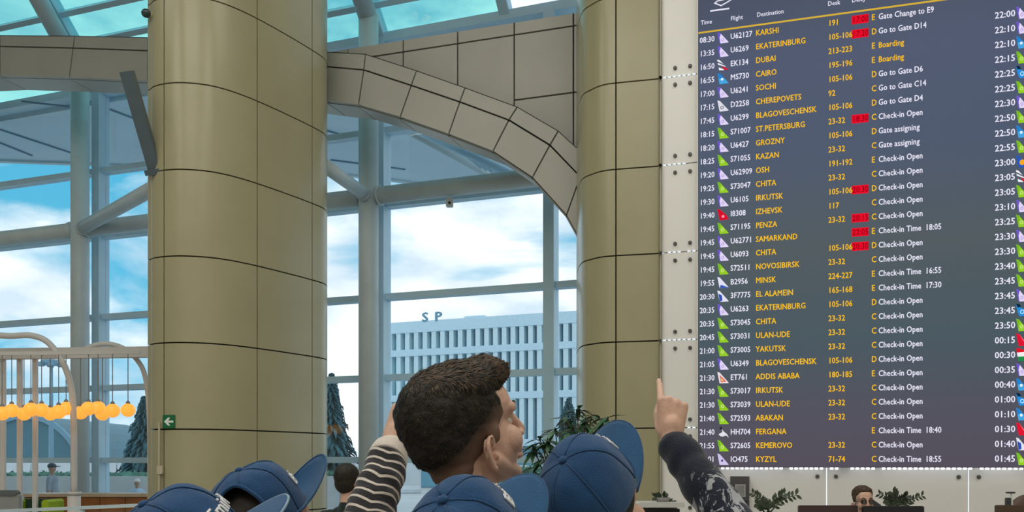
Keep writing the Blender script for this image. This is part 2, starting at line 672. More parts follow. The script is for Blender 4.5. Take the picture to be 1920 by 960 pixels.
    if text:
        me0 = text_mesh('Emirates', M_capw, .012, 2)
        me = me0.copy()
        xs = [q.co.x for q in me.vertices]
        w = max(xs)
        for q in me.vertices:
            a = .66 - 1.32 * (q.co.x / w)          # starts at the wearer's right side
            ph = .34 + .30 * q.co.y
            p = cap_point(a, ph)
            dr = Vector((p.x, p.y, p.z * .9)).normalized()
            q.co = W(p + dr * (cap_crumple(p, seed, crumple) * math.sin(min(ph + .25, 1.57)) + .0022))
        o = link(bpy.data.objects.new('lettering', me), crown)
        md = o.modifiers.new('t', 'SOLIDIFY'); md.thickness = .0022; md.offset = 1
    return crown

# ---------------------------------------------------------------- whole person
def limb(b, p0, r0, p1, r1, p2, r2):
    b.capsule(p0, r0, p1, r1)
    b.capsule(p1, r1, p2, r2)
def make_person(label, H, az, pitch, roll, body_az, shirt, trousers, arms, voxel=.006, ear_sides=(1, -1), shirt_name='jacket', collar=.062, fold=None, shirt_voxel=.009, build=1.0, skin=None):
    """H: head centre. arms: dict side -> (elbow, wrist, hand d, n, t, curls, thumb) in world space, or None for hanging arms. Returns root, offset, R"""
    R = rot_frame(az, pitch, roll)
    Bz = rot_frame(body_az, 0, 0)
    skin = skin or M_skin
    nb = H + R @ Vector((0, -.03, -.09)) + Vector((0, 0, -.085))       # base of the neck
    root = tag(empty('person', (nb.x, nb.y, 0)), label, 'person')
    o = Vector((nb.x, nb.y, 0))
    Hl = H - o
    N = nb - o
    sh = N.z - .055
    hip = sh * .645
    kn = sh * .345
    def T(r, f, z):
        v = Bz @ Vector((r * build, f, 0))
        return Vector((v.x, v.y, z))
    b = MB()
    head_blobs(b, Hl, R)
    for s in ear_sides:
        ear(b, Hl, R, s)
    b.capsule(N + Z * .02, .052, N - Z * .05, .062)
    b.capsule(T(-.13, 0, sh - .01), .045, T(.13, 0, sh - .01), .045)
    b.ellipsoid(T(0, .01, sh - .14), (.155 * build, .105, .18), Bz)
    b.ellipsoid(T(0, .015, sh - .34), (.135 * build, .10, .17), Bz)
    b.ellipsoid(T(0, 0, hip + .02), (.155 * build, .105, .12), Bz)
    sb = MB()      # shirt
    sb.capsule(N + Z * .012, collar, N - Z * .06, collar + .02)
    sb.capsule(T(-.14, 0, sh - .01), .062, T(.14, 0, sh - .01), .062)
    sb.capsule(T(-.06, 0, sh + .025), .05, T(.06, 0, sh + .025), .05)
    sb.ellipsoid(T(0, .01, sh - .14), (.18 * build, .125, .2), Bz)
    sb.ellipsoid(T(0, .015, sh - .34), (.165 * build, .122, .2), Bz)
    sb.ellipsoid(T(0, 0, hip + .04), (.172 * build, .122, .13), Bz)
    tb = MB()
    shoe = MB()
    for s in (-1, 1):
        limb(b, T(s * .085, 0, hip - .03), .082, T(s * .09, .02, kn), .055, T(s * .095, -.01, .09), .040)
        b.capsule(T(s * .095, -.02, .045), .036, T(s * .10, .15, .04), .030)
        limb(tb, T(s * .085, 0, hip), .108, T(s * .09, .02, kn), .078, T(s * .095, -.01, .10), .066)
        shoe.capsule(T(s * .095, -.05, .048), .046, T(s * .10, .17, .042), .041)
        a = arms.get(s)
        S = T(s * .175, 0, sh - .02)
        if a is None:
            E = T(s * .235, -.02, sh * .79)
            Wr = T(s * .235, .10, sh * .63)
            hd, hn, ht, cu, tbm = (T(0, .35, 0) - Z).normalized(), T(-s, 0, 0).normalized(), T(0, 1, .35).normalized(), RELAX, (25, 12)
        else:
            E, Wr = a[0] - o, a[1] - o
            hd, hn, ht, cu, tbm = a[2:7]
            if len(a) > 7:
                S = a[7] - o
                b.capsule(T(s * .12, 0, sh - .02), .05, S, .05)
                sb.capsule(T(s * .12, 0, sh - .02), .066, S, .066)
        limb(b, S, .049, E, .040, Wr, .025)
        hand_blobs(b, Wr, hd, hn, ht, cu, tbm)
        dw = (Wr - E).normalized()
        limb(sb, S, .066, E, .056, Wr - dw * .035, .044)
        sb.tube([Wr - dw * .045, Wr - dw * .012], [.045, .040], 20)
    tb.ellipsoid(T(0, 0, hip + .03), (.165 * build, .115, .12), Bz)
    remesh(b, 'body', skin, root, voxel, 3)
    remesh(sb, shirt_name, shirt, root, shirt_voxel, 3, fold=fold)
    remesh(tb, 'trousers', trousers, root, .014, 3)
    remesh(shoe, 'shoes', M_shoe, root, .012, 2)
    # eyes
    for s in (-1, 1):
        eb = MB()
        eb.ellipsoid(Hl + R @ Vector((s * .031, .0690, .006)), (.0115, .0115, .0105), R, 14, 10)
        eo = eb.build('eye', M_eye, root, True)
        eb = MB()
        eb.ellipsoid(Hl + R @ Vector((s * .031, .0792, .006)), (.0055, .0028, .0055), R, 12, 8)
        eb.build('iris', M_iris, eo, True)
        bb_ = MB()
        bb_.tube([Hl + R @ Vector((s * x, y, u)) for x, y, u in ((.014, .098, .028), (.032, .0935, .036), (.050, .080, .030))], [.003, .0038, .0022], 8)
        bb_.build('eyebrow', M_brow, root, True)
    return root, o, R
M_shoe = mat('shoe_dark', (0.03, 0.03, 0.035), .5, var=.1)
M_eye = mat('eye_white', (0.75, 0.73, 0.70), .2, var=.02)
M_iris = mat('iris_brown', (0.06, 0.035, 0.02), .2, var=.2)
M_brow = mat('eyebrow_hair', (0.035, 0.022, 0.014), .7, var=.2)
M_trous = cloth_mat('dark_trousers', (0.02, 0.022, 0.03))
# ================================================================ hall shell
M_floor = mat('polished_floor', (0.42, 0.40, 0.36), 0.22, var=0.12, vscale=1.5)
M_ceil = mat('ceiling_paint', (0.74, 0.74, 0.72), 0.8, var=0.03)
M_hallwall = mat('hall_wall_paint', (0.62, 0.58, 0.50), 0.7, var=0.04, vscale=2)
M_steel = mat('painted_steel_grey', srgb(196, 208, 212), 0.42, var=0.05, vscale=3, spec=0.5)
M_mull = mat('mullion_blue_grey', srgb(186, 218, 236), 0.38, var=0.04, vscale=3)
M_dark = mat('dark_joint', (0.03, 0.03, 0.028), 0.8, var=0.1)
M_clad = mat('cream_column_panel', (0.385, 0.360, 0.222), 0.26, var=0.05, vscale=1.2, spec=0.55)
M_arch = mat('grey_arch_panel', (0.43, 0.43, 0.39), 0.45, var=0.05, vscale=1.3, spec=0.45)
M_glass = glass_mat('clear_glazing', (0.955, 0.993, 1.0), 0.045)
M_glass_teal = glass_mat('teal_tinted_glazing', (0.56, 0.89, 0.87), 0.05)

HX0, HX1, HY0 = -22.0, 7.5, -9.0
CEIL = 11.0
sL, sR = -18.0, 11.0
fl = MB()
pts = [Vector((HX0, HY0, 0)), Vector((HX1, HY0, 0)), FAC.p(sR, 0), FAC.p(sL, 0)]
fl.prism([p - Z * 0.2 for p in pts], Z * 0.2)
structure(fl.build('floor', M_floor), 'polished stone hall floor below the frame')
ce = MB()
pts = [Vector((HX0, HY0, CEIL)), Vector((HX1, HY0, CEIL)), FAC.p(sR, CEIL, 2.4), FAC.p(sL, CEIL, 2.4)]
ce.prism(pts, Z * 0.2)
structure(ce.build('ceiling', M_ceil), 'white hall ceiling above the frame')
def plain_wall(name, a, b, z1=CEIL, th=0.2):
    a, b = Vector(a), Vector(b)
    d = (b - a).normalized()
    nn = Vector((-d.y, d.x, 0)) * th
    m = MB()
    m.prism([a, b, b + nn, a + nn], Z * z1)
    return structure(m.build(name, M_hallwall))
plain_wall('wall_back', (HX1, HY0, 0), (HX0, HY0, 0), th=-0.2)
plain_wall('wall_left', (HX0, HY0, 0), FAC.p(sL, 0), th=0.2)
plain_wall('wall_right_far', (HX1, HY0, 0), FAC.p(sR, 0), th=-0.2)

# ================================================================ glazed facade
FZ = [0.10, 1.70, 3.045, 4.368, 5.88, 7.09, 8.60]
MS = [-13.7, -10.75, -7.80, -4.848, -1.90, 1.072, 3.972, 6.92, 11.0]
def facade_window(name, label, i0, i1):
    """vertical glazing between mullions i0..i1: mullions, transoms and a pane per field"""
    root = structure(empty(name, FAC.p(MS[i0], 0)), label)
    base = root.location
    def put(mb, nm, m):
        mb.v = [v - base for v in mb.v]
        return mb.build(nm, m, root)
    for i in range(i0, i1 + 1):
        if i == i1 and i1 != len(MS) - 1:
            continue
        mb = MB()
        FAC.box(mb, MS[i] - .085, MS[i] + .085, 0, 8.6, -.10, .16)
        put(mb, 'mullion', M_mull)
    for k, z in enumerate(FZ):
        for i in range(i0, i1):
            mb = MB()
            FAC.box(mb, MS[i] + .085, MS[i + 1] - .085, z - .05, z + .05, -.08, .10)
            put(mb, 'transom', M_mull)
    for k in range(len(FZ) - 1):
        for i in range(i0, i1):
            mb = MB()
            FAC.box(mb, MS[i] + .085, MS[i + 1] - .085, FZ[k] + .05, FZ[k + 1] - .05, -.012, .0)
            put(mb, 'pane', M_glass)
    return root
facade_window('window_1', 'tall glazing left of the near cream column', 0, 4)
facade_window('window_2', 'tall glazing between the two cream columns', 4, 8)

# sloped clerestory above, leaning into the hall
def CL(s, t, up=0.0):
    # t metres up the 45 degree slope (rise = run), up = offset along the slope normal (into the hall, downwards)
    nrm = (FAC.n - Z).normalized()
    return FAC.p(s, 8.6 + t, t) + nrm * up
def slope_bar(s0, t0, s1, t1, w, dep):
    a, b = CL(s0, t0), CL(s1, t1)
    d = (b - a).normalized()
    nrm = (FAC.n - Z).normalized()
    side = d.cross(nrm).normalized()
    mb = MB()
    mb.box((a + b) / 2, ((b - a).length, w, dep), (d, side, nrm))
    return mb
def clerestory(name, label, ms, trans, glass_of):
    root = structure(empty(name, FAC.p(ms[0], 8.6)), label)
    base = root.location
    def put(mb, nm, m):
        mb.v = [v - base for v in mb.v]
        return mb.build(nm, m, root)
    for s in ms:
        put(slope_bar(s, 0, s, 2.4, .17, .2), 'mullion', M_mull)
    for i in range(len(ms) - 1):
        tt = [0.0] + list(trans) + [2.4]
        for t in trans:
            put(slope_bar(ms[i] + .085, t, ms[i + 1] - .085, t, .09, .14), 'transom', M_mull)
        for k in range(len(tt) - 1):
            q = [CL(ms[i] + .08, tt[k]), CL(ms[i + 1] - .08, tt[k]), CL(ms[i + 1] - .08, tt[k + 1]), CL(ms[i] + .08, tt[k + 1])]
            mb = MB()
            mb.prism(q, (Z - FAC.n).normalized() * 0.012)
            put(mb, 'pane', glass_of(i))
clerestory('window_3', 'teal tinted sloping skylight above the left glazing', MS[0:5], (0.62, 0.98, 1.7), lambda i: M_glass_teal)
clerestory('window_4', 'sloping skylight above the middle glazing with a white right pane', [-1.90, 1.072, 3.25, 5.2, 7.2, 11.0], (0.40, 1.3), lambda i: M_glass_teal if i < 2 else M_glass)
mb = MB()
FAC.box(mb, sL, sR, 8.53, 8.67, -.12, .14)
structure(mb.build('trim_1', M_mull), 'grey ledge where the skylight meets the facade')

# round steel posts, the tubular cross beam and struts
POFF = 0.55
BEAM_Z = 5.88
def steel_post(xp, label, lean):
    s = FAC.s(xp, POFF)
    root = tag(empty('steel_post', FAC.p(s, 0, POFF)), label, 'post')
    mb = MB()
    mb.tube([Vector((0, 0, 0)), Vector((0, 0, 8.75))], .158, 28)
    mb.build('shaft', M_steel, root, True)
    mb = MB()
    mb.tube([Vector((0, 0, 8.70)), FAC.n * 2.2 + Z * 10.95], .15, 24)
    mb.build('rafter', M_steel, root, True)
    mb = MB()
    mb.lathe([(.26, 0), (.26, .03), (.17, .03), (.17, .06)], seg=24)
    mb.build('base_plate', M_steel, root)
    return s
s1 = steel_post(150, 'round grey steel post left of the near cream column', 1)
s2 = steel_post(691, 'round grey steel post between the two cream columns', 1)
s0 = s1 - (s2 - s1)
def beam(name, a, b, r, label):
    root = tag(empty(name, a), label, 'beam')
    m = MB()
    m.tube([Vector((0, 0, 0)), b - a], r, 24)
    m.build('tube', M_steel, root, True)
    m = MB()
    d = (b - a).normalized()
    m.tube([d * .02, d * .05], r + .02, 24)
    m.build('collar', M_steel, root, True)
    return root
beam('cross_beam', FAC.p(s1 - .17, BEAM_Z, POFF), FAC.p(s0, BEAM_Z, POFF), .135, 'tubular grey cross beam running left from the left post')
beam('cross_beam', FAC.p(s1 + .17, BEAM_Z, POFF), FAC.p(s2 - .17, BEAM_Z, POFF), .135, 'tubular grey cross beam passing behind the near cream column')
beam('cross_beam', FAC.p(s2 + .17, BEAM_Z, POFF), FAC.p(s2 + 6.0, BEAM_Z, POFF), .135, 'tubular grey cross beam running right beneath the curved arch')
_sb = empty('sensor_box', FAC.p(FAC.s(843, POFF), BEAM_Z - .135, POFF))
tag(_sb, 'small grey sensor box hanging under the cross beam', 'sensor')
m = MB(); m.rbox((0, 0, -.10), (.11, .07, .13), .012); m.build('housing', M_steel, _sb)
m = MB(); m.box((0, 0, -.02), (.05, .05, .05)); m.build('bracket', M_mull, _sb)
m = MB(); m.tube([Vector((0, -.036, -.11)), Vector((0, -.045, -.11))], .02, 12); m.build('lens', M_dark, _sb)

# ================================================================ clad columns
def catmull(pts, per=10, closed=True):
    out, marks = [], []
    n = len(pts)
    for i in range(n if closed else n - 1):
        p0, p1, p2, p3 = (pts[(i - 1) % n], pts[i], pts[(i + 1) % n], pts[(i + 2) % n]) if closed else (pts[max(i - 1, 0)], pts[i], pts[i + 1], pts[min(i + 2, n - 1)])
        marks.append(len(out))
        for k in range(per):
            t = k / per
            q = [0.5 * ((2 * p1[j]) + (-p0[j] + p2[j]) * t + (2 * p0[j] - 5 * p1[j] + 4 * p2[j] - p3[j]) * t * t + (-p0[j] + 3 * p1[j] - 3 * p2[j] + p3[j]) * t ** 3) for j in (0, 1)]
            out.append(Vector((q[0], q[1], 0)))
    if not closed:
        marks.append(len(out))
        out.append(Vector((pts[-1][0], pts[-1][1], 0)))
    return out, marks
def clad_column(label, plan, joints, zs, gap=.016, closed=True):
    """plan: control points; joints: control-point indices where vertical joints fall; zs: joint heights"""
    per = 10
    line, marks = catmull(plan, per, closed)
    n = len(line)
    c = sum(line, Vector()) / n
    root = tag(empty('clad_column', (c.x, c.y, 0)), label, 'column')
    nor = []
    for i in range(n):
        t = (line[(i + 1) % n] - line[(i - 1) % n]).normalized()
        nn = Vector((t.y, -t.x, 0))
        if nn.dot(line[i] - c) < 0:
            nn = -nn
        nor.append(nn)
    core = [(line[i] - c) * .935 for i in range(n)]
    m = MB()
    m.prism(core, Z * (CEIL))
    m.build('core', M_dark, root)
    js = sorted(marks[j] for j in joints)
    for a, b in zip(js, js[1:] + [js[0] + n]):
        seg = [k % n for k in range(a, b + 1)]
        P = [line[k] - c for k in seg]
        Nn = [nor[k] for k in seg]
        # pull the ends in for the joint
        P[0] = P[0] + (P[1] - P[0]).normalized() * gap / 2
        P[-1] = P[-1] + (P[-2] - P[-1]).normalized() * gap / 2
        k = len(P)
        for z0, z1 in zip(zs, zs[1:]):
            v, f = [], []
            for zz in (z0 + gap / 2, z1 - gap / 2):
                v += [p + Z * zz for p in P]
                v += [P[i] - Nn[i] * .03 + Z * zz for i in range(k)]
            for i in range(k - 1):
                f.append((i, i + 1, 2 * k + i + 1, 2 * k + i))
                f.append((k + i, 3 * k + i, 3 * k + i + 1, k + i + 1))
                f.append((i, k + i, k + i + 1, i + 1))
                f.append((2 * k + i, 2 * k + i + 1, 3 * k + i + 1, 3 * k + i))
            f.append((0, 2 * k, 3 * k, k))
            f.append((k - 1, 2 * k - 1, 4 * k - 1, 3 * k - 1))
            o = obj('panel', v, f, M_clad, root, False)
            me = o.data
            for poly in me.polygons:
                poly.use_smooth = abs(poly.normal.z) < .5
            me.set_sharp_from_angle(angle=math.radians(40))
    return root
ZS = [0.04 + k * 1.0 for k in range(0, 11)] + [CEIL]
plan_L = [(-4.27, 10.86), (-4.23, 10.63), (-4.03, 10.50), (-3.76, 10.47), (-3.43, 10.60), (-3.09, 11.0), (-2.61, 11.84), (-2.50, 12.2), (-2.62, 12.62), (-2.95, 12.78), (-3.3, 12.6), (-3.75, 11.85)]
col_L = clad_column('broad rounded cream panel column with a green arrow sign', plan_L, (2, 5, 6, 9, 11), ZS)
plan_R = [(1.05, 12.5), (0.86, 11.95), (0.82, 11.3), (0.842, 10.87), (0.942, 10.68), (1.056, 10.56), (1.203, 10.50), (1.60, 10.405), (1.700, 10.380), (1.706, 10.40), (1.706, 11.3), (1.70, 12.3), (1.6, 12.7), (1.3, 12.75)]
ZR = [0.05 + k * 1.0 for k in range(0, 11)] + [CEIL]
col_R = clad_column('cream panel column beside the white wall and flight board', plan_R, (1, 6, 9, 12), ZR)

# strut from each post to the near column
beam('strut', FAC.p(s1, BEAM_Z, POFF) + Vector((.1, -.12, 0)), Vector((-3.7, 12.05, BEAM_Z + .02)), .115, 'tubular grey strut linking the left post to the near column')
beam('strut', FAC.p(s2, BEAM_Z, POFF) + Vector((-.05, -.16, 0)), Vector((-2.75, 12.68, BEAM_Z + .02)), .10, 'short tubular grey strut linking the middle post to the near column')

# steel arm that leans out from the near column
ar = tag(empty('bracket_arm', (-4.22, 10.66, 0)), 'dark grey steel arm leaning out from the near cream column', 'bracket')
A0, A1 = px(291, 318, 10.62), px(238, 134, 10.2)
d = (A1 - A0).normalized()
side = d.cross(Vector((0, 1, 0))).normalized()
dp = side.cross(d).normalized()
M_arm = mat('arm_steel', srgb(84, 100, 108), 0.4, var=0.06)
off = Vector((-4.22, 10.66, 0))
m = MB(); m.box((A0 + A1) / 2 - off, ((A1 - A0).length, .135, .12), (d, side, dp)); m.build('bar', M_arm, ar)
m = MB(); m.box(A0 - d * .02 - off, (.06, .2, .2), (d, side, dp)); m.build('foot_plate', M_arm, ar)

# ================================================================ curved clad arch and bulkhead
ARC = Wall(500, 13.25, 20.1)
BLK_OFF = -0.22
up_l = [(-420, 95), (-220, 75), (0, 66), (140, 67), (277, 70), (450, 83), (613, 97), (685, 101), (781, 132), (872, 164), (970, 200), (1047, 245), (1088, 283), (1135, 345)]
mid_l = [(-420, 120), (-220, 98), (0, 87), (137, 90), (277, 95), (450, 108), (613, 125), (682, 131), (771, 160), (862, 191), (954, 225), (1031, 272), (1088, 331), (1135, 405)]
low_l = [(-420, 180), (-220, 154), (0, 143), (130, 146), (277, 153), (450, 168), (613, 190), (672, 197), (750, 220), (841, 252), (924, 284), (998, 333), (1062, 404), (1115, 500)]
arch = tag(empty('clad_arch', ARC.p(0, 0)), 'sweeping grey panelled arch rising behind the near column', 'arch')
base = arch.location.copy()
def arch_panel(poly, o_in, o_out, nm):
    # inset polygon edges a little for the open joint
    pts = [ARC.at(x, y, o_out) - base for x, y in poly]
    c = sum(pts, Vector()) / len(pts)
    q = []
    for i, p in enumerate(pts):
        a, b = pts[i - 1], pts[(i + 1) % len(pts)]
        da, db = (a - p).normalized(), (b - p).normalized()
        q.append(p + (da + db) * .011)
    m = MB()
    m.prism(q, -ARC.n * (o_out - o_in))
    return m.build(nm, M_arch, arch)
for i in range(len(up_l) - 1):
    arch_panel([up_l[i], up_l[i + 1], mid_l[i + 1], mid_l[i]], 0.02, 0.10, 'trim_panel')
    arch_panel([mid_l[i], mid_l[i + 1], low_l[i + 1], low_l[i]], 0.02, 0.10, 'face_panel')
# the arch's box behind the panels, and its soffit
m = MB()
outl = up_l + low_l[::-1]
n = len(up_l)
fr = [ARC.at(x, y, 0.03) - base for x, y in up_l]
fl_ = [ARC.at(x, y, 0.03) - base for x, y in low_l]
v = fr + fl_ + [p - ARC.n * .55 for p in fr] + [p - ARC.n * .55 for p in fl_]
f = []
for i in range(n - 1):
    f += [(i, i + 1, n + i + 1, n + i), (2 * n + i, 3 * n + i, 3 * n + i + 1, 2 * n + i + 1), (i, 2 * n + i, 2 * n + i + 1, i + 1), (n + i, n + i + 1, 3 * n + i + 1, 3 * n + i)]
f += [(0, n, 3 * n, 2 * n), (n - 1, 3 * n - 1, 4 * n - 1, 2 * n - 1)]
m.add(v, f)
m.build('core', M_dark, arch)
for i in range(n - 1):
    m = MB()
    a, b = fl_[i], fl_[i + 1]
    nn = (b - a).normalized().cross(ARC.n).normalized()
    if nn.z > 0:
        nn = -nn
    dd = (b - a).normalized()
    m.prism([a + dd * .01 - ARC.n * .02, b - dd * .01 - ARC.n * .02, b - dd * .01 - ARC.n * .54, a + dd * .01 - ARC.n * .54], nn * .02)
    m.build('soffit_panel', M_arch, arch)

blk = tag(empty('clad_bulkhead', ARC.p(0, 0)), 'flat grey panelled bulkhead filling the corner above the arch', 'bulkhead')
def bt(x):   # top edge row of the bulkhead
    return 97 + (x - 613) * (22 - 97) / (1085 - 613)
def bm_(x):  # first horizontal joint
    return 106 + (x - 700) * (47 - 106) / (1085 - 700)
def b2(x):
    return 190 + (x - 948) * (172 - 190) / (1085 - 948)
xs_b = [540, 652, 756, 858, 964, 1075, 1200]
def low_of(x):
    pts = mid_l
    for (xa, ya), (xb, yb) in zip(pts, pts[1:]):
        if xa <= x <= xb:
            return ya + (yb - ya) * (x - xa) / (xb - xa)
    return pts[-1][1]
def blk_panel(poly, nm='panel'):
    pts = [ARC.at(x, y, -.20) - base for x, y in poly]
    q = []
    for i, p in enumerate(pts):
        a, b = pts[i - 1], pts[(i + 1) % len(pts)]
        q.append(p + ((a - p).normalized() + (b - p).normalized()) * .011)
    m = MB()
    m.prism(q, -ARC.n * .05)
    m.build(nm, M_arch, blk)
for xa, xb in zip(xs_b, xs_b[1:]):
    blk_panel([(xa, bt(xa)), (xb, bt(xb)), (xb, bm_(xb)), (xa, bm_(xa))])
    if xb <= 964:
        blk_panel([(xa, bm_(xa)), (xb, bm_(xb)), (xb, max(low_of(xb), bm_(xb) + 14)), (xa, max(low_of(xa), bm_(xa) + 10))])
    else:
        blk_panel([(xa, bm_(xa)), (xb, bm_(xb)), (xb, b2(xb)), (xa, b2(xa))])
        blk_panel([(xa, b2(xa)), (xb, b2(xb)), (xb, low_of(min(xb, 1130))), (xa, low_of(xa))])
m = MB()
q = [ARC.at(x, bt(x) + 1.5, -.24) - base for x in (540, 1200)] + [ARC.at(x, low_of(x) - 1, -.24) - base for x in (1130, 1031, 954, 862, 771, 682, 613, 540)]
m.prism(q, -ARC.n * .25)
m.build('backing', M_dark, blk)
# ================================================================ white panel wall
M_white = mat('white_glass_panel', (0.88, 0.88, 0.85), 0.30, var=0.025, vscale=1.0, spec=0.5)
M_bolt = mat('bolt_steel', (0.12, 0.12, 0.12), 0.4, 0.6, var=0.1)
M_seam = emit_mat('seam_led', (0.86, 0.93, 1.0), 1.0)
wr = structure(empty('wall_right', BRD.p(0, 0)), 'white glass panel wall carrying the flight board')
base = wr.location.copy()
def wput(mb, nm, m, root=wr, smooth=False):
    mb.v = [v - base for v in mb.v]
    return mb.build(nm, m, root, smooth)
m = MB(); BRD.box(m, 0.03, 4.7, 0.0, 9.0, -.20, -.05); wput(m, 'backing', M_hallwall)
def wz(x, y):
    return BRD.sz(x, y)[1]
WJ = [0.05] + [0.05 + k for k in range(1, 10)]
SJ = [0.0, 0.425, 1.787, 3.184, 4.581]
for a, b in zip(SJ, SJ[1:]):
    for z0, z1 in zip(WJ, WJ[1:]):
        if a > .3 and z0 > 2.5:
            continue            # behind the board
        if a > .3 and z0 > 1.5:
            continue
        m = MB()
        c = BRD.p((a + b) / 2, (z0 + z1) / 2, -.0125)
        m.rbox(c, (b - a - .012, .025, z1 - z0 - .012), .004, BRD.axes())
        wput(m, 'panel', M_white)
# standoff bolts near the panel corners
bolt = MB()
bolt.tube([Vector((0, 0, 0)), BRD.n * .018], .021, 14)
bolt.tube([BRD.n * .018, BRD.n * .024], [.021, .013], 14)
bolt_me = bolt.mesh('standoff_bolt', M_bolt)
for k in range(1, 9):
    z = 0.05 + k
    for dz in (-.095, .095):
        for xx in (1266, 1294):
            s = BRD.s(xx)
            share('standoff_bolt', bolt_me, wr, loc=BRD.p(s, z + dz) - base)
for s in SJ[2:4]:
    for ds in (-.095, .095):
        for z in (1.505, 0.2):
            share('standoff_bolt', bolt_me, wr, loc=BRD.p(s + ds, z) - base)
# light shining through the open joints
for s in SJ[2:4]:
    m = MB(); BRD.box(m, s - .005, s + .005, 0.05, 1.62, -.03, -.008); wput(m, 'joint_light', M_seam)
def led_row(s0, s1, z, step, ln, off, h=.012):
    m = MB()
    s = s0
    k = 0
    while s < s1:
        if random.random() > .12:
            BRD.box(m, s, min(s1, s + ln), z - h / 2, z + h / 2, off - .004, off + .004)
        s += step
    return m
for k in range(1, 9):
    wput(led_row(.02, .385, .05 + k, .055, .035, .004), 'joint_light', M_seam)
m = MB(); BRD.box(m, -.022, 0.0, 0.05, 9.0, -.04, .006); wput(m, 'edge_strip', mat('white_edge', (0.88, 0.88, 0.87), 0.35, var=0.02))

# ================================================================ flight board
S0 = BRD.s(1309, .10)
BZ0, BZ1 = 1.60, 7.35
BOFF = 0.10
board = tag(empty('flight_board', BRD.p(S0, BZ0, 0)), 'huge dark departures board listing flights in yellow and white', 'display board')
bb = board.location.copy()
M_cab = mat('board_cabinet', (0.05, 0.05, 0.055), 0.5, var=0.1)
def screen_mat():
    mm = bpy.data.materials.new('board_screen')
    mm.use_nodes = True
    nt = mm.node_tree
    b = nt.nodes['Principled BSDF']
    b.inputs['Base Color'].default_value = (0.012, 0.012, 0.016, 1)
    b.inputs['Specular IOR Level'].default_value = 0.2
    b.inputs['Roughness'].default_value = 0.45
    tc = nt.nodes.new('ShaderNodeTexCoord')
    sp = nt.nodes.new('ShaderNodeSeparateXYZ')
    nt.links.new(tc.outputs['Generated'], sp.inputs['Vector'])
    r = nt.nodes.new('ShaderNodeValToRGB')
    e = r.color_ramp.elements  # tints of the hall's reflection painted into the screen glow, bottom to top
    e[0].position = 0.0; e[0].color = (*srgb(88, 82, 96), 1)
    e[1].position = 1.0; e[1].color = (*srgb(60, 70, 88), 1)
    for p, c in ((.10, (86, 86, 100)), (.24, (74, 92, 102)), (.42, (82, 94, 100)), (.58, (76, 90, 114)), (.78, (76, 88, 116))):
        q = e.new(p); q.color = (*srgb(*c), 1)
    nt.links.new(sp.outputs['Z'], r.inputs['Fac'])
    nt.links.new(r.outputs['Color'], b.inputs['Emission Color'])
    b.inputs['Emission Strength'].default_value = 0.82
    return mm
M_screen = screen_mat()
SE = 4.5
m = MB(); BRD.box(m, S0, SE, BZ0, BZ1, 0.002, BOFF - .004)
m.v = [v - bb for v in m.v]; m.build('cabinet', M_cab, board)
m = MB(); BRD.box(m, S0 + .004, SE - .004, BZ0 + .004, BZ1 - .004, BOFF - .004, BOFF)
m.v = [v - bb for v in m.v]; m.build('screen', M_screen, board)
M_edge = mat('board_edge', (0.8, 0.8, 0.8), 0.4, var=0.05)
m = MB(); BRD.box(m, S0 - .008, S0, BZ0, BZ1, 0.002, BOFF + .004)
m.v = [v - bb for v in m.v]; m.build('edge_strip', M_edge, board)
m = led_row(S0 + .2, SE, BZ0 - .008, .052, .030, BOFF - .01, .022)
m.v = [v - bb for v in m.v]; m.build('led_strip', emit_mat('board_led', (0.92, 0.95, 1.0), 6.0), board)

T_white = emit_mat('text_white', srgb(232, 230, 246), 1.0)
T_yel = emit_mat('text_yellow', srgb(248, 192, 28), 1.0)
T_red = emit_mat('text_red', srgb(232, 14, 40), 1.0)
T_dred = emit_mat('text_dark_red', srgb(120, 4, 22), 1.0)
T_line = emit_mat('text_line', srgb(214, 176, 58), 1.0)
T_col = {}
def tcol(c):
    if c not in T_col:
        T_col[c] = emit_mat('logo_%d_%d_%d' % c, srgb(*c), 1.0)
    return T_col[c]
TXT = {}
def text_mesh(s, material, bold=.012, res=2):
    key = (s, material.name, bold)
    if key in TXT:
        return TXT[key]
    cu = bpy.data.curves.new('txt', 'FONT')
    cu.body = s
    cu.size = 1.0
    cu.offset = 0.0
    cu.resolution_u = res
    cu.space_character = 1.04
    o = bpy.data.objects.new('txt', cu)
    COL.objects.link(o)
    bpy.context.view_layer.update()
    dg = bpy.context.evaluated_depsgraph_get()
    me = bpy.data.meshes.new_from_object(o.evaluated_get(dg), depsgraph=dg)
    bpy.data.objects.remove(o)
    if bold:
        # heavier strokes: the same glyphs laid side by side and slightly apart
        v0 = [q.co.copy() for q in me.vertices]
        f0 = [tuple(q.vertices) for q in me.polygons]
        v, f = [], []
        for k, (dx, dy) in enumerate(((-bold, 0), (bold, 0), (0, -bold * .7), (0, bold * .7))):
            f += [tuple(i + k * len(v0) for i in q) for q in f0]
            v += [q + Vector((dx, dy, .0004 * k)) for q in v0]
        me = bpy.data.meshes.new('txt')
        me.from_pydata(v, [], f)
    me.materials.clear()
    me.materials.append(material)
    TXT[key] = me
    return me
def frame_matrix(W, p):
    # local x along the wall, local y up, local z out of the wall
    return Matrix(((W.u.x, 0, W.n.x, p.x), (W.u.y, 0, W.n.y, p.y), (0, 1, 0, p.z), (0, 0, 0, 1)))
FS_Y = 0.0875   # font size (vertical) in metres
FS_X = 0.0708
def put_text(nm, s, material, sp, z, fy=FS_Y, fx=FS_X, bold=.020):
    me = text_mesh(s, material, bold)
    p = BRD.p(sp, z, BOFF + .003) - bb
    return share(nm, me, board, matrix=frame_matrix(BRD, p) @ Matrix.Diagonal((fx, fy, 1, 1)))
PITCH = (1.60 and 0.0)
